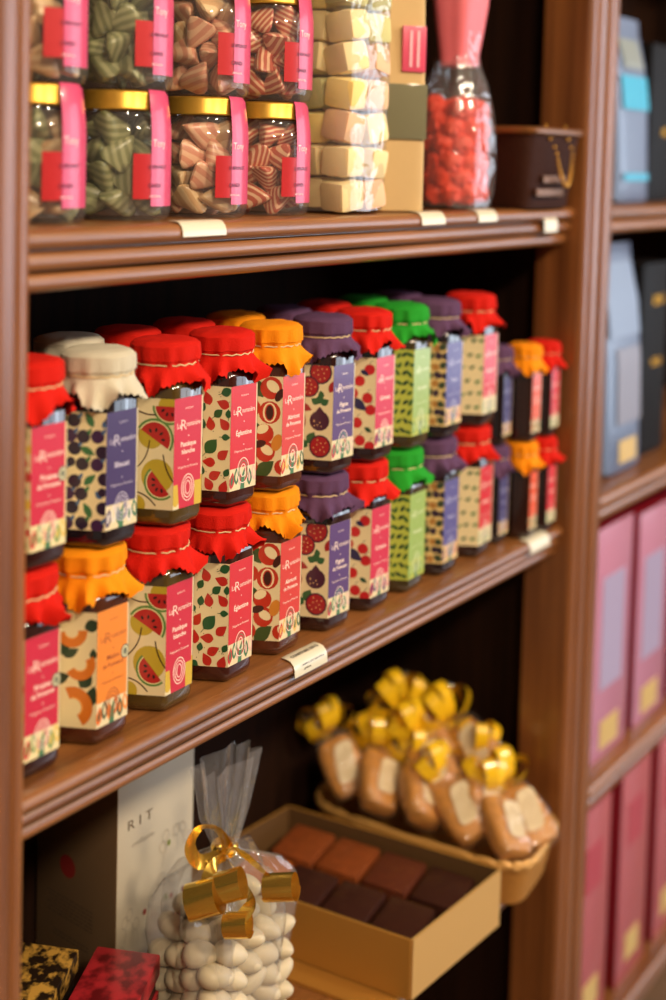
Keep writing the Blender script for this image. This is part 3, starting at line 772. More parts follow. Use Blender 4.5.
pk2 = pack(68, 0.0122, cyl_clamp(0.0455, 0.0122, 0.0065, 0.0160), 5, start=lambda rs, n: np.stack([rs.uniform(-0.02, 0.02, n), rs.uniform(-0.02, 0.02, n), rs.uniform(0.02, 0.2, n)], 1))
rr = random.Random(4)
for q in pk2:
    if q[2] > 0.122: continue
    o = psrc.copy(); C.objects.link(o); o.location = (RX + q[0], RY + q[1] * 0.85, SU + q[2]); o.rotation_euler = (rr.uniform(0, 6), rr.uniform(0, 6), rr.uniform(0, 6))
    tag(o, 'knobbly red sugared praline inside the rounded pink-topped bag', 'praline', 'red pralines in the pink-topped bag')

# dark basket with gold rim and a bead chain
bk = thing('basket', 'dark brown basket with gold rim and hanging bead chain', 'basket', (1.341, 0.728, SU))
m = MB(); wv = []
for k in range(13):
    t = k / 12; hx = 0.060 + 0.012 * t; hy = 0.048 + 0.010 * t
    wv.append(sq_ring(hx * (1 + 0.012 * (k % 2)), hy * (1 + 0.012 * (k % 2)), 0.0005 + 0.092 * t, 0.3, pleat=0.008 * (1 if k % 2 else -1), np_=24))
wv += [[(x * 0.95, y * 0.95, z) for x, y, z in wv[-1]], [(x * 0.93, y * 0.93, 0.004) for x, y, z in wv[0]]]
m.loft(wv); m.build('body', mat('dark_woven_cane', (52, 26, 16), 0.7, spec=0.1, bump=0.6, bscale=150), bk)
m = MB(); m.tube([(x, y, 0.094) for x, y, z in sq_ring(0.0735, 0.0595, 0, 0.3)], 0.0048, 8, closed=True); m.build('rim', mat('gilded_rim', (120, 74, 34), 0.3, 0.3), bk)
m = MB()
for k, z in ((0, 0.020), (1, 0.036)): m.box((-0.012 + 0.008 * k, -0.0545 - 0.002 * k, z), (0.07 - 0.01 * k, 0.003, 0.009), bev=0.001)
m.build('nameplate', mat('worn_gold_print', (112, 74, 44), 0.4, 0.4), bk)
m = MB()
pts = []
for k in range(31):
    t = k / 30; x = -0.030 + 0.052 * t; sag = 4 * t * (1 - t)
    z = 0.1005 - 0.072 * sag ** 0.75; y = -0.0595 - 0.0075 * min(1, sag * 3) + 0.004 * (1 - min(1, sag * 4)); pts.append((x + 0.012 * math.sin(PI * t) , y, z))
for p in pts: m.lathe([(0.0004, -0.0024), (0.0017, -0.0017), (0.0024, 0), (0.0017, 0.0017), (0.0004, 0.0024)], 8, c=p)
m.build('bead_chain', mat('gold_beads', (206, 150, 60), 0.3, 0.8), bk)

# ------------------------------------------------------------------ bottom shelf
# dragees in a clear bag tied with gold ribbon
DX, DY = 0.862, 0.765
bag = thing('dragee_bag', 'clear bag of white sugared almonds tied with gold ribbon', 'bag', (DX, DY, SB))
m = MB()
prof = ((0.045, 0.03, 0.0015), (0.056, 0.042, 0.003), (0.0615, 0.046, 0.03), (0.0625, 0.047, 0.09), (0.0620, 0.0468, 0.16), (0.0600, 0.045, 0.188), (0.048, 0.036, 0.208), (0.022, 0.018, 0.220), (0.012, 0.011, 0.225), (0.010, 0.009, 0.230), (0.013, 0.010, 0.237), (0.022, 0.013, 0.262), (0.030, 0.014, 0.295), (0.036, 0.016, 0.318))
m.loft([[wrinkle(p, 0.002, 30, 5) for p in sq_ring(hx, hy, z, 0.6, 72, pleat=(0.02 if z < 0.16 else 0.22), np_=8)] for hx, hy, z in prof], cap1=False)
film_part = m.build('film', film_crisp, bag)
# ribbon: curled foil strips
m = MB()
def strip(pts, wdir, w):
    rows = []; wd = Vector(wdir).normalized()
    for p in pts: p = Vector(p); rows.append([p - wd * w / 2, p, p + wd * w / 2])
    m.sheet(rows)
cam_r = Vector((0.602, -0.798, 0)); cam_f = Vector((0.798, 0.602, 0))
def P3(a, b, z): return cam_r * a + cam_f * b + Vector((0, 0, z))
m.lathe([(0.0115, 0.2215), (0.0135, 0.224), (0.0138, 0.229), (0.0115, 0.232)], 20, cap0=False, cap1=False)
def coil(a, b, z, r_, turns, wdir, w, ph=0.0, grow=0.0):
    wd = Vector(wdir).normalized(); e1 = wd.cross(Vector((0, 0, 1))).normalized(); e2 = wd.cross(e1)
    c = P3(a, b, z); pts = []
    for k in range(int(turns * 20) + 1):
        th = ph + 2 * PI * k / 20; q = r_ + grow * k / 20; pts.append(c + e1 * q * math.cos(th) + e2 * q * math.sin(th) + wd * 0.0012 * k / 20)
    strip(pts, wd, w); return pts
ax1 = cam_r * 0.92 + Vector((0, 0, 0.36)) - cam_f * 0.12
ax2 = cam_r * 0.95 + Vector((0, 0, 0.22)) - cam_f * 0.25
coil(-0.014, -0.060, 0.212, 0.0165, 1.3, ax1, 0.030, 0.4); coil(0.010, -0.058, 0.224, 0.0140, 1.1, ax1, 0.026, 1.0)
coil(0.057, -0.050, 0.219, 0.0125, 1.4, ax2, 0.030, 0.2); coil(0.018, -0.064, 0.190, 0.0115, 1.2, ax2, 0.024, 0.9)
def ribbon(pts, w, twist0, twist1):
    P_ = [Vector(p) for p in pts]; fine = []
    for i in range(len(P_) - 1):
        a = P_[max(i - 1, 0)]; b = P_[i]; c = P_[i + 1]; d = P_[min(i + 2, len(P_) - 1)]
        for k in range(6):
            t = k / 6; fine.append(0.5 * ((2 * b) + (c - a) * t + (2 * a - 5 * b + 4 * c - d) * t * t + (3 * b - a - 3 * c + d) * t ** 3))
    fine.append(P_[-1]); rows = []
    for k, p in enumerate(fine):
        t = (fine[min(k + 1, len(fine) - 1)] - fine[max(k - 1, 0)]).normalized(); s_ = t.cross(cam_f)
        if s_.length < 0.05: s_ = Vector((0, 0, 1))
        s_.normalize(); q = t.cross(s_); a = twist0 + (twist1 - twist0) * k / (len(fine) - 1); wd = s_ * math.cos(a) + q * math.sin(a)
        rows.append([p - wd * w / 2, p, p + wd * w / 2])
    m.sheet(rows)
ribbon([P3(0.0, -0.014, 0.228), P3(-0.022, -0.024, 0.226), P3(-0.031, -0.03, 0.245), P3(-0.022, -0.028, 0.262), P3(-0.006, -0.022, 0.258), P3(0.004, -0.014, 0.238), P3(0.002, -0.013, 0.228)], 0.015, 1.1, 0.5)
ribbon([P3(0.0, -0.014, 0.228), P3(0.010, -0.026, 0.240), P3(0.022, -0.034, 0.240), P3(0.036, -0.040, 0.232), P3(0.047, -0.045, 0.226), P3(0.055, -0.048, 0.222)], 0.013, 0.3, 1.0)
ribbon([P3(0.0, -0.014, 0.226), P3(-0.006, -0.03, 0.228), P3(-0.012, -0.046, 0.224), P3(-0.012, -0.058, 0.216)], 0.012, 0.2, 0.6)
ribbon([P3(0.002, -0.014, 0.226), P3(0.022, -0.04, 0.216), P3(0.030, -0.055, 0.206), P3(0.022, -0.062, 0.196)], 0.012, 0.9, 0.3)
m.build('ribbon', ribbon_gold, bag)
def dragee():
    bm = bmesh.new(); bmesh.ops.create_uvsphere(bm, u_segments=20, v_segments=12, radius=1.0); m = MB()
    for v in bm.verts:
        x, y, z = v.co; k = 1 - 0.18 * x; v.co = Vector((x * 0.0182, y * 0.0132 * k, z * 0.0108 * k))
    bm.verts.index_update(); m.add([v.co[:] for v in bm.verts], [[v.index for v in f.verts] for f in bm.faces], 0, True); bm.free(); return m
dsrc = dragee().build('sugared_almond', mat('white_sugar_shell', (206, 190, 158), 0.45, spec=0.35, sss=0.15), link=False)
shp = lambda z: np.where(z < 0.172, 1.0, np.clip(1 - (z - 0.172) / 0.06, 0.3, 1))
pk3 = pack(180, 0.0123, box_clamp(0.0625, 0.0455, 0.0123, 0.003, shp, 0.0165), 9, it=200, start=lambda rs, n: np.stack([rs.uniform(-0.05, 0.05, n), rs.uniform(-0.035, 0.035, n), rs.uniform(0.02, 0.36, n)], 1))
rr = random.Random(14)
for q in pk3:
    if q[2] > 0.200: continue
    o = dsrc.copy(); C.objects.link(o); o.location = (DX + q[0], DY + q[1], SB + q[2])
    o.rotation_euler = (rr.uniform(-0.5, 0.5), rr.uniform(-0.45, 0.45), -0.9 + rr.uniform(-0.6, 0.6))
    tag(o, 'white sugared almond inside the clear bag tied with gold ribbon', 'sugared almond', 'sugared almonds in the ribboned bag')

# tall gift box behind: dark kraft side, white printed front
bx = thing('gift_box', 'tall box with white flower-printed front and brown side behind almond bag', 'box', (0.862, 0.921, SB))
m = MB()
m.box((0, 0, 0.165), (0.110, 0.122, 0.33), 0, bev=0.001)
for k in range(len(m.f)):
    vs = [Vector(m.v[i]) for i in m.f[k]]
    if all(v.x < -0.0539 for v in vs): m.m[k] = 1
def onfront(poly, mi, k=0): m.add([(x / 1000 - 0.055, -0.0612 - 0.00005 * k, y / 1000) for x, y in poly], [list(range(len(poly)))], mi)
def onside(poly, mi): m.add([(-0.0552, 0.061 - (122 - x) / 1000.0, y / 1000) for x, y in poly][::-1], [list(range(len(poly)))], mi)
rr = random.Random(3)
for k in range(34):
    x, y = rr.uniform(4, 106), rr.uniform(30, 200) ** 1.0
    if rr.random() < 0.55:
        a = ell(x, y, 4.5, 6.5, rr.uniform(-30, 30), 16); b = [(x + (p[0] - x) * 0.86, y + (p[1] - y) * 0.86) for p in a]
        for j in range(16): onfront([a[j], a[(j + 1) % 16], b[(j + 1) % 16], b[j]], 4, k)
        onfront(stem((x, y - 6), (x + rr.uniform(-6, 6), y - 22), 0.5, 2), 4, k)
    else: onfront(ell(x, y, 2.2, 3.4, 0, 10), rr.choice((2, 2, 3)), k)
prints = [mat('red_print', (150, 40, 36), 0.5), mat('green_print', (120, 130, 50), 0.5), mat('grey_print', (170, 158, 140), 0.5), mat('dark_print', (92, 74, 58), 0.5)]
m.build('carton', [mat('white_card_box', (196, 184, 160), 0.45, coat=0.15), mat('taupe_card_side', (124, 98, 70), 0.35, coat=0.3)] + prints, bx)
m = MB(); onside(ell(73, 168, 12, 12, 0, 24), 0); m.build('red_seal', prints, bx)
m = MB()
for r_, y0, n_ in ((0, 132, 6), (1, 92, 2)):
    for k in range(n_):
        x = 34 + 6 * r_
        while x < 100 - 8 * r_:
            l = rr.uniform(3, 8); onside([(x, y0 - k * 4.2), (x + l, y0 - k * 4.2), (x + l, y0 - k * 4.2 + 1.4), (x, y0 - k * 4.2 + 1.4)], 3); x += l + 1.6
m.build('small_print', prints, bx)
m = MB(); vs, fs, w_ = text_mesh('R I T', -0.008); m.add([(-0.040 + x * 0.018, -0.0615, 0.226 + y * 0.0150) for x, y in vs], fs, 3)
vs, fs, w_ = text_mesh('confiserie', 0.0); m.add([(-0.034 + x * 0.008, -0.0615, 0.206 + y * 0.009) for x, y in vs], fs, 2)
m.build('lettering', prints, bx)

# two small patterned boxes in front of it
def lid_box(name, label, loc, rz, dims, top, side, band):
    t = thing(name, label, 'box', loc, rz, None); X, Y, Z = dims
    m = MB(); m.box((0, 0, Z * 0.38), (X, Y, Z * 0.76), bev=0.0012); m.build('tray', side, t)
    m = MB(); m.box((0, 0, Z * 0.82), (X - 0.005, Y - 0.005, Z * 0.14), bev=0.0008); m.build('neck', band, t)
    m = MB(); m.box((0, 0, Z * 0.93), (X + 0.001, Y + 0.001, Z * 0.14), bev=0.0015); m.build('lid', top, t)
    return t
red_p = marbled('red_floral_paper', (96, 16, 20), (168, 38, 44), 55, 0.3); gold_p = marbled('black_gold_paper', (34, 22, 14), (186, 140, 60), 90, 0.3, (0.45, 0.6))
dk = mat('black_card', (26, 20, 18), 0.4)
t = lid_box('confectionery_box', 'red floral-patterned lidded box in front of the tall box', (0.737, 0.788, SB), R(28), (0.090, 0.062, 0.147), red_p, red_p, dk)
m = MB(); m.box((0.0, -0.0312, 0.06), (0.058, 0.0012, 0.07), bev=0.0004); m.build('cutout', dk, t)
lid_box('confectionery_box', 'black and gold patterned lidded box at the left post', (0.690, 0.850, SB), R(28), (0.090, 0.062, 0.150), gold_p, gold_p, dk)

# gold cardboard tray of chocolate slabs
F = Vector((1.057, 0.667, SB + 0.0042)); U = Vector((0.998, -0.060, 0)).normalized(); V = Vector((-0.175, 0.985, 0)).normalized()
kraft_gold = mat('gold_cardboard', (186, 134, 58), 0.42, 0.35, bump=0.08, bscale=30)
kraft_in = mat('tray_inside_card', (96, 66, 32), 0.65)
LU, LV = 0.173, 0.285
def TP(u, v, z): return F + U * u + V * v + Vector((0, 0, z)) - F
cb = MB()
p = [F + U * u + V * v - Vector((0, 0, 0.0044)) for u, v in ((-0.034, 0.012), (LU - 0.004, 0.012), (LU - 0.004, LV + 0.01), (-0.034, LV + 0.01))]; q = [x + Vector((0, 0, 0.004)) for x in p]
cb.add(p + q, [[3, 2, 1, 0], [4, 5, 6, 7], [0, 1, 5, 4], [1, 2, 6, 5], [2, 3, 7, 6], [3, 0, 4, 7]])
tag(cb.build('cake_board', mat('gold_board', (196, 140, 62), 0.35, 0.45)), 'flat gold cake board under the tray of chocolate slabs', 'board')
t = thing('display_tray', 'gold cardboard tray of chocolate slabs at front of bottom shelf', 'tray', F)
def rim(v): return 0.0685 - 0.002 * v / LV
def wall(a, b, th, out):
    (u0, v0), (u1, v1) = a, b; m = MB()
    d = (U * (u1 - u0) + V * (v1 - v0)).normalized(); nrm = Vector((d.y, -d.x, 0)) * th
    z0, z1 = rim(v0), rim(v1)
    p = [TP(u0, v0, 0.001), TP(u1, v1, 0.001), TP(u1, v1, z1), TP(u0, v0, z0)]
    q = [x - nrm for x in p]
    m.add(p + q, [[7, 6, 5, 4], [3, 2, 6, 7], [0, 4, 5, 1], [1, 5, 6, 2], [0, 3, 7, 4]]); m.add(p, [[0, 1, 2, 3]], 1)
    return m
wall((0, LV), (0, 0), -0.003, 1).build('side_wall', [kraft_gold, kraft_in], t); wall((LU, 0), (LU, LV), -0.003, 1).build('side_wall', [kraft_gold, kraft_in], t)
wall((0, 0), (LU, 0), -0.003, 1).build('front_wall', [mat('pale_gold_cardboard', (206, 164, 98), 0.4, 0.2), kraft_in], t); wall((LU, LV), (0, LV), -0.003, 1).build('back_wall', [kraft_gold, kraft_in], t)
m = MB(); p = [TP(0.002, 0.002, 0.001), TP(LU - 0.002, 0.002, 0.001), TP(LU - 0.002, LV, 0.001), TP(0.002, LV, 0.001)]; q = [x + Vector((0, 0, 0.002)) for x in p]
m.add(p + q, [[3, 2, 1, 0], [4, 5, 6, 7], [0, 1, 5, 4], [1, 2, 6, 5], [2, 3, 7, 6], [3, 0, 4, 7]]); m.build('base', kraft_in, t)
m = MB()
for u in (0.05, 0.135):
    p = [TP(u, -0.0004, 0.02 + 0.012), TP(u + 0.022, -0.0004, 0.02 + 0.012), TP(u + 0.022, -0.0004, 0.058), TP(u, -0.0004, 0.058)]
    m.add([x - U.cross(Vector((0, 0, 1))) * -0.0004 for x in p] , [[0, 1, 2, 3]])
m.build('tape', mat('pale_tape', (226, 206, 170), 0.3), t)
choc = mat('dark_chocolate', (58, 26, 16), 0.6, spec=0.25, bump=0.3, bscale=120, vary=0.15); caramel = mat('caramel_chocolate', (128, 62, 24), 0.6, spec=0.25, bump=0.3, bscale=120, vary=0.2); milk = mat('milk_chocolate', (92, 42, 22), 0.6, spec=0.25, bump=0.3, bscale=120, vary=0.15)
orange_c = mat('candied_orange', (176, 92, 24), 0.6, spec=0.25, bump=0.3, bscale=120, vary=0.2)
ang = math.atan2(U.y, U.x)
rows = ((choc, choc), (choc, milk), (choc, caramel), (orange_c, caramel))
rn = ('first', 'second', 'third', 'fourth')
for r_, pr in enumerate(rows):
    for c_, mm in enumerate(pr):
        L = TP(0.047 + 0.080 * c_, 0.042 + 0.062 * r_, 0) + F
        nm = {choc: 'dark chocolate', milk: 'milk chocolate', caramel: 'caramel brown', orange_c: 'orange brown'}[mm]
        s_ = thing('chocolate_slab', '%s wrapped slab in the gold tray, %s row from front, %s' % (nm, rn[r_], ('outer column', 'basket side')[c_]), 'chocolate', (L.x, L.y, SB + 0.0075), math.atan2(V.y, V.x) - PI / 2, 'wrapped slabs in the gold tray')
        m = MB(); m.box((0, 0, 0.0265), (0.069, 0.055, 0.051), bev=0.003); m.build('slab', mm, s_)
        m = MB(); m.box((0, 0, 0.0267), (0.0715, 0.0575, 0.0528), bev=0.004); m.build('wrapper', film_wrap, s_)

# gilt basket of wrapped cakes with yellow bows
BX, BY = 1.315, 0.800
t = thing('gift_basket', 'gold woven basket of wrapped cakes beside the right post', 'basket', (BX, BY, SB), R(8))
m = MB(); wv = []
for k in range(11):
    q = k / 10; wv.append(sq_ring((0.066 + 0.010 * q) * (1 + 0.01 * (k % 2)), (0.140 + 0.012 * q) * (1 + 0.006 * (k % 2)), 0.0006 + 0.056 * q, 0.42, 60, pleat=0.006 * (1 if k % 2 else -1), np_=30))
wv += [[(x * 0.95, y * 0.97, z) for x, y, z in wv[-1]], [(x * 0.93, y * 0.95, 0.03) for x, y, z in wv[0]]]
m.loft(wv); m.build('body', mat('gilt_straw', (190, 134, 62), 0.4, 0.25, bump=0.5, bscale=140), t)
m = MB()
for s_ in (0, 1): m.tube([(x, y, 0.057 + 0.0028 * math.sin(k * 0.9 + s_ * PI)) for k, (x, y, z) in enumerate(sq_ring(0.0765, 0.1525, 0, 0.42, 84))], 0.0036, 6, closed=True)
m.build('rim', mat('braided_gilt_rim', (206, 156, 84), 0.4, 0.25), t)

film_cake = clear('cake_wrap_film', (252, 250, 246), 0.05, 0.4, 2.6, 0.03, 0.7, 60.0, 0.09)
cake_m = mat('amber_candied_cake', (192, 130, 50), 0.45, bump=0.3, bscale=60, vary=0.2); bow_m = mat('yellow_gold_ribbon', (250, 200, 30), 0.3, 0.0, coat=0.5); lab_m = mat('pale_gold_sticker', (226, 206, 170), 0.3, coat=0.5)
def cake(label, loc, rot, s=1.0, group='wrapped cakes in the gold basket'):
    o = thing('wrapped_cake', label, 'cake', loc, 0, group); o.rotation_euler = rot
    m = MB(); m.loft([sq_ring(hx * s, hy * s, z * s, 0.6, 32) for hx, hy, z in ((0.008, 0.006, -0.036), (0.02, 0.011, -0.033), (0.025, 0.0135, -0.02), (0.026, 0.0145, 0.0), (0.025, 0.0135, 0.02), (0.02, 0.011, 0.033), (0.008, 0.006, 0.036))]); m.build('cake', cake_m, o)
    m = MB(); e = [(0.004 * s + x, 0.002 * s + z) for x, z, _ in sq_ring(0.0125 * s, 0.023 * s, 0, 0.45, 28)]
    m.loft([[(x + z * 0.25, -0.0158 * s, z) for x, z in e], [(x + z * 0.25, -0.0150 * s, z) for x, z in e]], smooth=False); m.build('sticker', lab_m, o)
    m = MB(); m.loft([[wrinkle(p, 0.002, 60, 2) for p in sq_ring(hx * s, hy * s, z * s, 0.7, 40, pleat=pl, np_=9)] for hx, hy, z, pl in ((0.012, 0.008, -0.038, 0), (0.024, 0.014, -0.035, 0), (0.029, 0.0175, 0, 0.02), (0.024, 0.014, 0.036, 0.05), (0.009, 0.007, 0.047, 0.15), (0.006, 0.006, 0.051, 0.15), (0.016, 0.009, 0.062, 0.3), (0.024, 0.013, 0.076, 0.3))], cap1=False)
    m.build('wrapper', film_cake, o)
    m = MB()
    for k in range(9):
        a = 2 * PI * k / 9; d = Vector((math.cos(a), math.sin(a), 0.25 + 0.5 * (k % 3))).normalized(); sd = Vector((-math.sin(a), math.cos(a), 0)); up = d.cross(sd)
        rows = []
        for j in range(13):
            th = 2 * PI * j / 12; p = d * (0.0205 * (1 - math.cos(th))) * s + up * 0.012 * math.sin(th) * s + Vector((0, 0, 0.049 * s)); rows.append([p - sd * 0.0075 * s, p, p + sd * 0.0075 * s])
        m.sheet(rows)
    m.build('bow', bow_m, o)
    return o
spots = [  # u along x, v along y in the basket, height, lean, roll, turn, size
    (-0.030, -0.108, 0.080, -1.05, 0.35, -0.40, 1.10, 'front corner by the tray wall'), (0.016, -0.120, 0.074, -1.0, -0.25, -0.50, 1.1, 'front corner by the post, white sticker showing'), (0.046, -0.038, 0.124, -0.80, -0.80, -0.75, 1.2, 'front right leaning on the post side'),
    (-0.034, -0.052, 0.086, -1.05, -0.35, -0.55, 1.1, 'second along the tray wall'), (0.004, -0.062, 0.100, -1.00, 0.55, -0.60, 1.1, 'topmost in the front middle'), (-0.036, 0.006, 0.092, -1.05, 0.60, -0.5, 1.1, 'third along the tray wall'),
    (0.036, 0.030, 0.128, -0.8, -0.80, -0.8, 1.2, 'tall one at the back by the post'), (-0.006, 0.000, 0.116, -0.95, -0.5, -0.7, 1.1, 'upper back under two bows'), (-0.046, 0.062, 0.098, -1.0, 0.5, -0.6, 1.1, 'far back left in shadow'), (0.022, 0.066, 0.118, -0.8, 0.3, -0.9, 1.1, 'far back by the dark panel'),
    (-0.048, 0.112, 0.106, -0.7, -0.4, -0.7, 1.05, 'furthest back on the tray side')]
for u_, v_, z, tl, ro, tw, sc_, d_ in spots:
    c8, s8 = math.cos(R(8)), math.sin(R(8))
    o = cake('amber wrapped cake with yellow bow, %s' % d_, (BX + u_ * c8 - v_ * s8, BY + u_ * s8 + v_ * c8, SB + z), (0, 0, 0), sc_)
    o.rotation_euler = (Matrix.Rotation(tw, 3, 'Z') @ Matrix.Rotation(ro, 3, 'Y') @ Matrix.Rotation(tl, 3, 'X')).to_euler()

# ------------------------------------------------------------------ shelf price tags
def price_tag(x, w, z, label, lines=None, h=0.017, top=0.010, yn=YN):
    t = thing('price_tag', label, 'price tag', (x, yn, z), 0, 'price tags on the shelf edges')
    m = MB()
    prof = [(0.0155, 0.0012), (0.0085, 0.0010), (0.0045, 0.0004), (0.0006, -0.003), (-0.0010, -0.007), (-0.0014, -h)]
    q = [(y - 0.0004, zz) for y, zz in prof]; bk_ = [(y + 0.0002, zz - 0.0004) for y, zz in prof]
    m.loft([[(xx, y, zz) for y, zz in q + bk_[::-1]] for xx in (-w / 2, w / 2)], smooth=False)
    c = m.build('card', mat('cream_tag_card', (218, 210, 184), 0.4, coat=0.4), t)
    if lines:
        m = MB()
        for s_, yy, zz, size, wd, tilt in lines:
            vs, fs, ww = text_mesh(s_, 0.02)
            if tilt: m.add([((px - ww / 2) * wd / ww, 0.0055 + py * size, 0.0016) for px, py in vs], fs)
            else: m.add([((px - ww / 2) * wd / ww + yy, -0.0022, zz + py * size) for px, py in vs], fs)
        m.build('printing', mat('black_ink', (52, 46, 40), 0.6), t)
    return t
price_tag(0.886, 0.050, SM, 'cream printed price tag on middle shelf edge below the apricot jars', [('CONFITURE 350 G', 0, 0, 0.0060, 0.040, True), ('ABRICOT EXTRA', 0.002, -0.0055, 0.0024, 0.034, False), ('pièce', -0.006, -0.0098, 0.0028, 0.010, False)], h=0.0145)
price_tag(1.355, 0.052, SM, 'glossy white price tag on middle shelf edge by the right post', h=0.014)
price_tag(0.727, 0.052, SU, 'cream price tag on upper shelf edge below the beige candies', h=0.0115)
price_tag(1.080, 0.046, SU, 'white price tag on upper shelf edge below the kraft pouch', h=0.0125)
price_tag(1.195, 0.042, SU, 'white price tag on upper shelf edge below the red pralines', h=0.0125)
price_tag(1.352, 0.034, SU - 0.010, 'cream price tag on upper shelf edge below the dark basket', h=0.0195)

# ------------------------------------------------------------------ goods in the right-hand bay
def carton(name, label, cat, loc, dims, mats, group=None, band=None, text=None):
    t = thing(name, label, cat, loc, 0, group); X, Y, Z = dims
    m = MB(); m.box((0, 0, Z / 2), (X, Y, Z), 0, bev=0.0015)
    for k in range(len(m.f)):
        if all(m.v[i][0] < -X / 2 + 0.002 for i in m.f[k]) or all(m.v[i][2] > Z - 0.002 for i in m.f[k]): m.m[k] = 1
    m.build('carton', mats, t)
    if band:
        for (z0, z1, x0, x1, mm) in band:
            m = MB(); m.box(((x0 + x1) / 2 * X, -Y / 2 - 0.0004, (z0 + z1) / 2 * Z), ((x1 - x0) * X, 0.0012, (z1 - z0) * Z)); m.build('label', mm, t)
    return t
lilac = mat('lilac_window_card', (192, 128, 156), 0.22, coat=0.6); red_c = mat('crimson_card', (128, 16, 30), 0.35, coat=0.3); pinkc = mat('rose_card', (180, 90, 98), 0.28, coat=0.5)
pale = mat('pale_pink_label', (222, 196, 206), 0.3, coat=0.4); tan = mat('tan_label', (206, 176, 110), 0.4)
silver = mat('silver_blue_card', (104, 122, 154), 0.35, 0.0, coat=0.2); aqua = mat('aqua_print', (40, 170, 210), 0.3, coat=0.3); navy = mat('navy_card', (36, 42, 66), 0.35, coat=0.3); black = mat('black_card_carton', (16, 14, 14), 0.6, spec=0.15)
greyb = mat('pale_blue_card', (128, 148, 180), 0.35, coat=0.2)
def pouch(label, loc, hx, hy, h, bands, group):
    t = thing('stand_up_pouch', label, 'pouch', loc, 0, group)
    m = MB(); m.loft([[wrinkle(p, 0.0015, 20, hx * 90) for p in sq_ring(hx * a, hy * b, h * z, 0.4, 48)] for a, b, z in ((0.9, 0.9, 0.004), (0.98, 1.0, 0.02), (0.97, 0.95, 0.2), (0.99, 0.85, 0.5), (1.0, 0.6, 0.75), (1.0, 0.15, 0.93), (1.0, 0.06, 1.0))]); m.build('pouch', silver, t)
    for (z0, z1, x0, x1, mm) in bands:
        m = MB(); rows = []
        for k in range(7):
            z = z0 + (z1 - z0) * k / 6; b = np.interp(z, (0.0, 0.02, 0.2, 0.5, 0.75, 0.93, 1), (0.9, 1.0, 0.95, 0.85, 0.6, 0.15, 0.06)); rows.append([(hx * x, -hy * b - 0.0018, h * z) for x in (x0, (x0 + x1) / 2, x1)])
        m.sheet(rows); m.build('label', mm, t)
    return t
GY = 0.735
pouch('tall silver pouch with aqua print, top right bay', (1.655, GY, RB[0]), 0.062, 0.034, 0.27, ((0.50, 0.68, -0.7, 0.75, aqua), (0.12, 0.16, -0.7, 0.7, aqua), (0.72, 0.88, -0.5, 0.6, mat('grey_print_panel', (140, 150, 150), 0.3))), 'silver pouches in the right bay')
carton('gift_carton', 'tall black carton beside the silver aqua pouch, top right bay', 'box', (1.790, GY + 0.02, RB[0]), (0.09, 0.07, 0.24), [black, black], 'black cartons in the right bay', ((0.42, 0.47, 0.0, 0.3, gold),))
pouch('tall pale blue pouch with tan foot label, second bay shelf', (1.655, GY, RB[1]), 0.068, 0.036, 0.335, ((0.60, 0.92, -0.8, 0.75, greyb), (0.22, 0.55, -0.5, 0.7, mat('pale_grey_print', (132, 134, 152), 0.35)), (0.05, 0.15, -0.4, 0.5, tan)), 'silver pouches in the right bay')
carton('gift_carton', 'tall black carton beside the pale blue pouch, second bay shelf', 'box', (1.795, GY + 0.02, RB[1]), (0.10, 0.07, 0.30), [black, black], 'black cartons in the right bay', ((0.46, 0.50, -0.1, 0.3, gold), (0.78, 0.83, -0.1, 0.3, gold)))
wb = ((0.30, 0.78, -0.30, 0.30, mat('window_film_label', (176, 166, 200), 0.2, coat=0.6)), (0.04, 0.16, -0.25, 0.25, tan))
for i, (x, h) in enumerate(((1.622, 0.345), (1.772, 0.335), (1.922, 0.340))):
    carton('gift_carton', 'lilac pink carton with red sides on third bay shelf, %s' % ('beside the post', 'second from the post', 'third from the post')[i], 'box', (x, GY, RB[2]), (0.125, 0.08, h), [lilac, red_c], 'lilac cartons in the right bay', wb)
for i, (x, h) in enumerate(((1.590, 0.335), (1.740, 0.345), (1.885, 0.34))):
    carton('gift_carton', 'dusty rose carton with crimson sides on lowest bay shelf, %s' % ('beside the post', 'second from the post', 'third from the post')[i], 'box', (x, GY, RB[3]), (0.110, 0.08, h), [pinkc, red_c], 'rose cartons in the right bay', ((0.62, 0.82, -0.25, 0.25, mat('rose_print', (176, 70, 84), 0.4)), (0.08, 0.2, -0.2, 0.25, tan)))

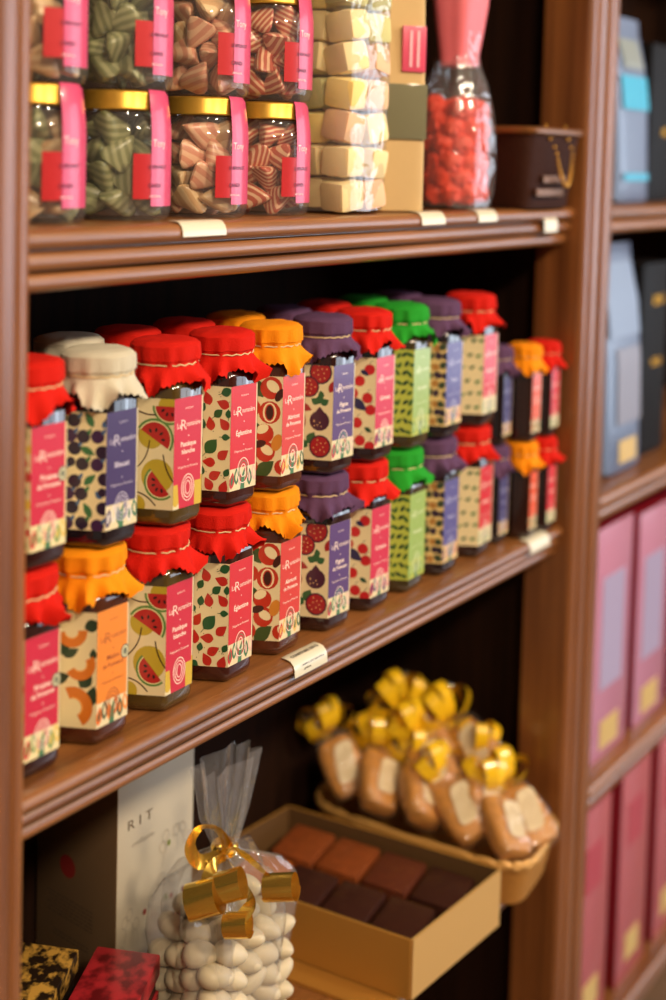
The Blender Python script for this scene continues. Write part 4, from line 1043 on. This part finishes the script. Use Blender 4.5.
# ------------------------------------------------------------------ light
def area(name, loc, target, size, power, col, sy=None, shape='DISK'):
    l = bpy.data.lights.new(name, 'AREA'); l.energy = power; l.color = col; l.shape = 'RECTANGLE' if sy else shape; l.size = size
    if sy: l.size_y = sy
    o = bpy.data.objects.new(name, l); C.objects.link(o); o.location = loc
    d = Vector(target) - Vector(loc); o.rotation_euler = d.to_track_quat('-Z', 'Y').to_euler(); return o
WARM = (1.0, 0.82, 0.60)
for x, p in ((-0.55, 60), (0.65, 60), (1.85, 50)):
    area('ceiling_spot', (x, -1.35, 2.85), (x * 0.6 + 0.45, 0.75, 1.1), 0.30, p, WARM)
area('window_and_added_daylight', (4.6, -1.73, 1.545), (1.0, 0.6, 1.2), 2.0, 95, (0.74, 0.85, 1.0), 2.2)
area('window_and_added_daylight', (3.6, -2.88, 1.545), (1.0, 0.8, 1.2), 1.9, 80, (0.74, 0.85, 1.0), 2.2)  # added daylight at the second window, for glare on the near post
w = bpy.data.worlds.new('shop_ambient'); bpy.context.scene.world = w; w.use_nodes = True
bg = w.node_tree.nodes['Background']; bg.inputs[0].default_value = (1.0, 0.82, 0.62, 1); bg.inputs[1].default_value = 0.28

# ------------------------------------------------------------------ camera
A = math.radians(37.048); pitch = math.radians(3.4); roll = math.radians(1.5)
fwd = Vector((math.cos(A) * math.cos(pitch), math.sin(A) * math.cos(pitch), -math.sin(pitch)))
right = Vector((math.sin(A), -math.cos(A), 0)); up = right.cross(fwd)
Rr = right * math.cos(roll) + up * math.sin(roll); Uu = up * math.cos(roll) - right * math.sin(roll)
cd = bpy.data.cameras.new('camera'); cam = bpy.data.objects.new('camera', cd); C.objects.link(cam)
M = Matrix(((Rr.x, Uu.x, -fwd.x, 0), (Rr.y, Uu.y, -fwd.y, 0), (Rr.z, Uu.z, -fwd.z, 0), (0, 0, 0, 1))); M.translation = Vector((0, 0, ZC))
cam.matrix_world = M
cd.sensor_fit = 'VERTICAL'; cd.sensor_height = 36.0; cd.sensor_width = 24.0; cd.lens = 43.2
cd.shift_y = -(500 - 228.29) / 1000.0
cd.clip_start = 0.02
cd.dof.use_dof = True; cd.dof.focus_distance = 1.09; cd.dof.aperture_fstop = 2.0
sc = bpy.context.scene
sc.camera = cam
sc.view_settings.view_transform = 'Standard'; sc.view_settings.look = 'None'; sc.view_settings.gamma = 1.0; sc.view_settings.use_curve_mapping = False
sc.view_settings.exposure = -0.72
sc.cycles.use_denoising = True; sc.cycles.max_bounces = 10; sc.cycles.transparent_max_bounces = 24
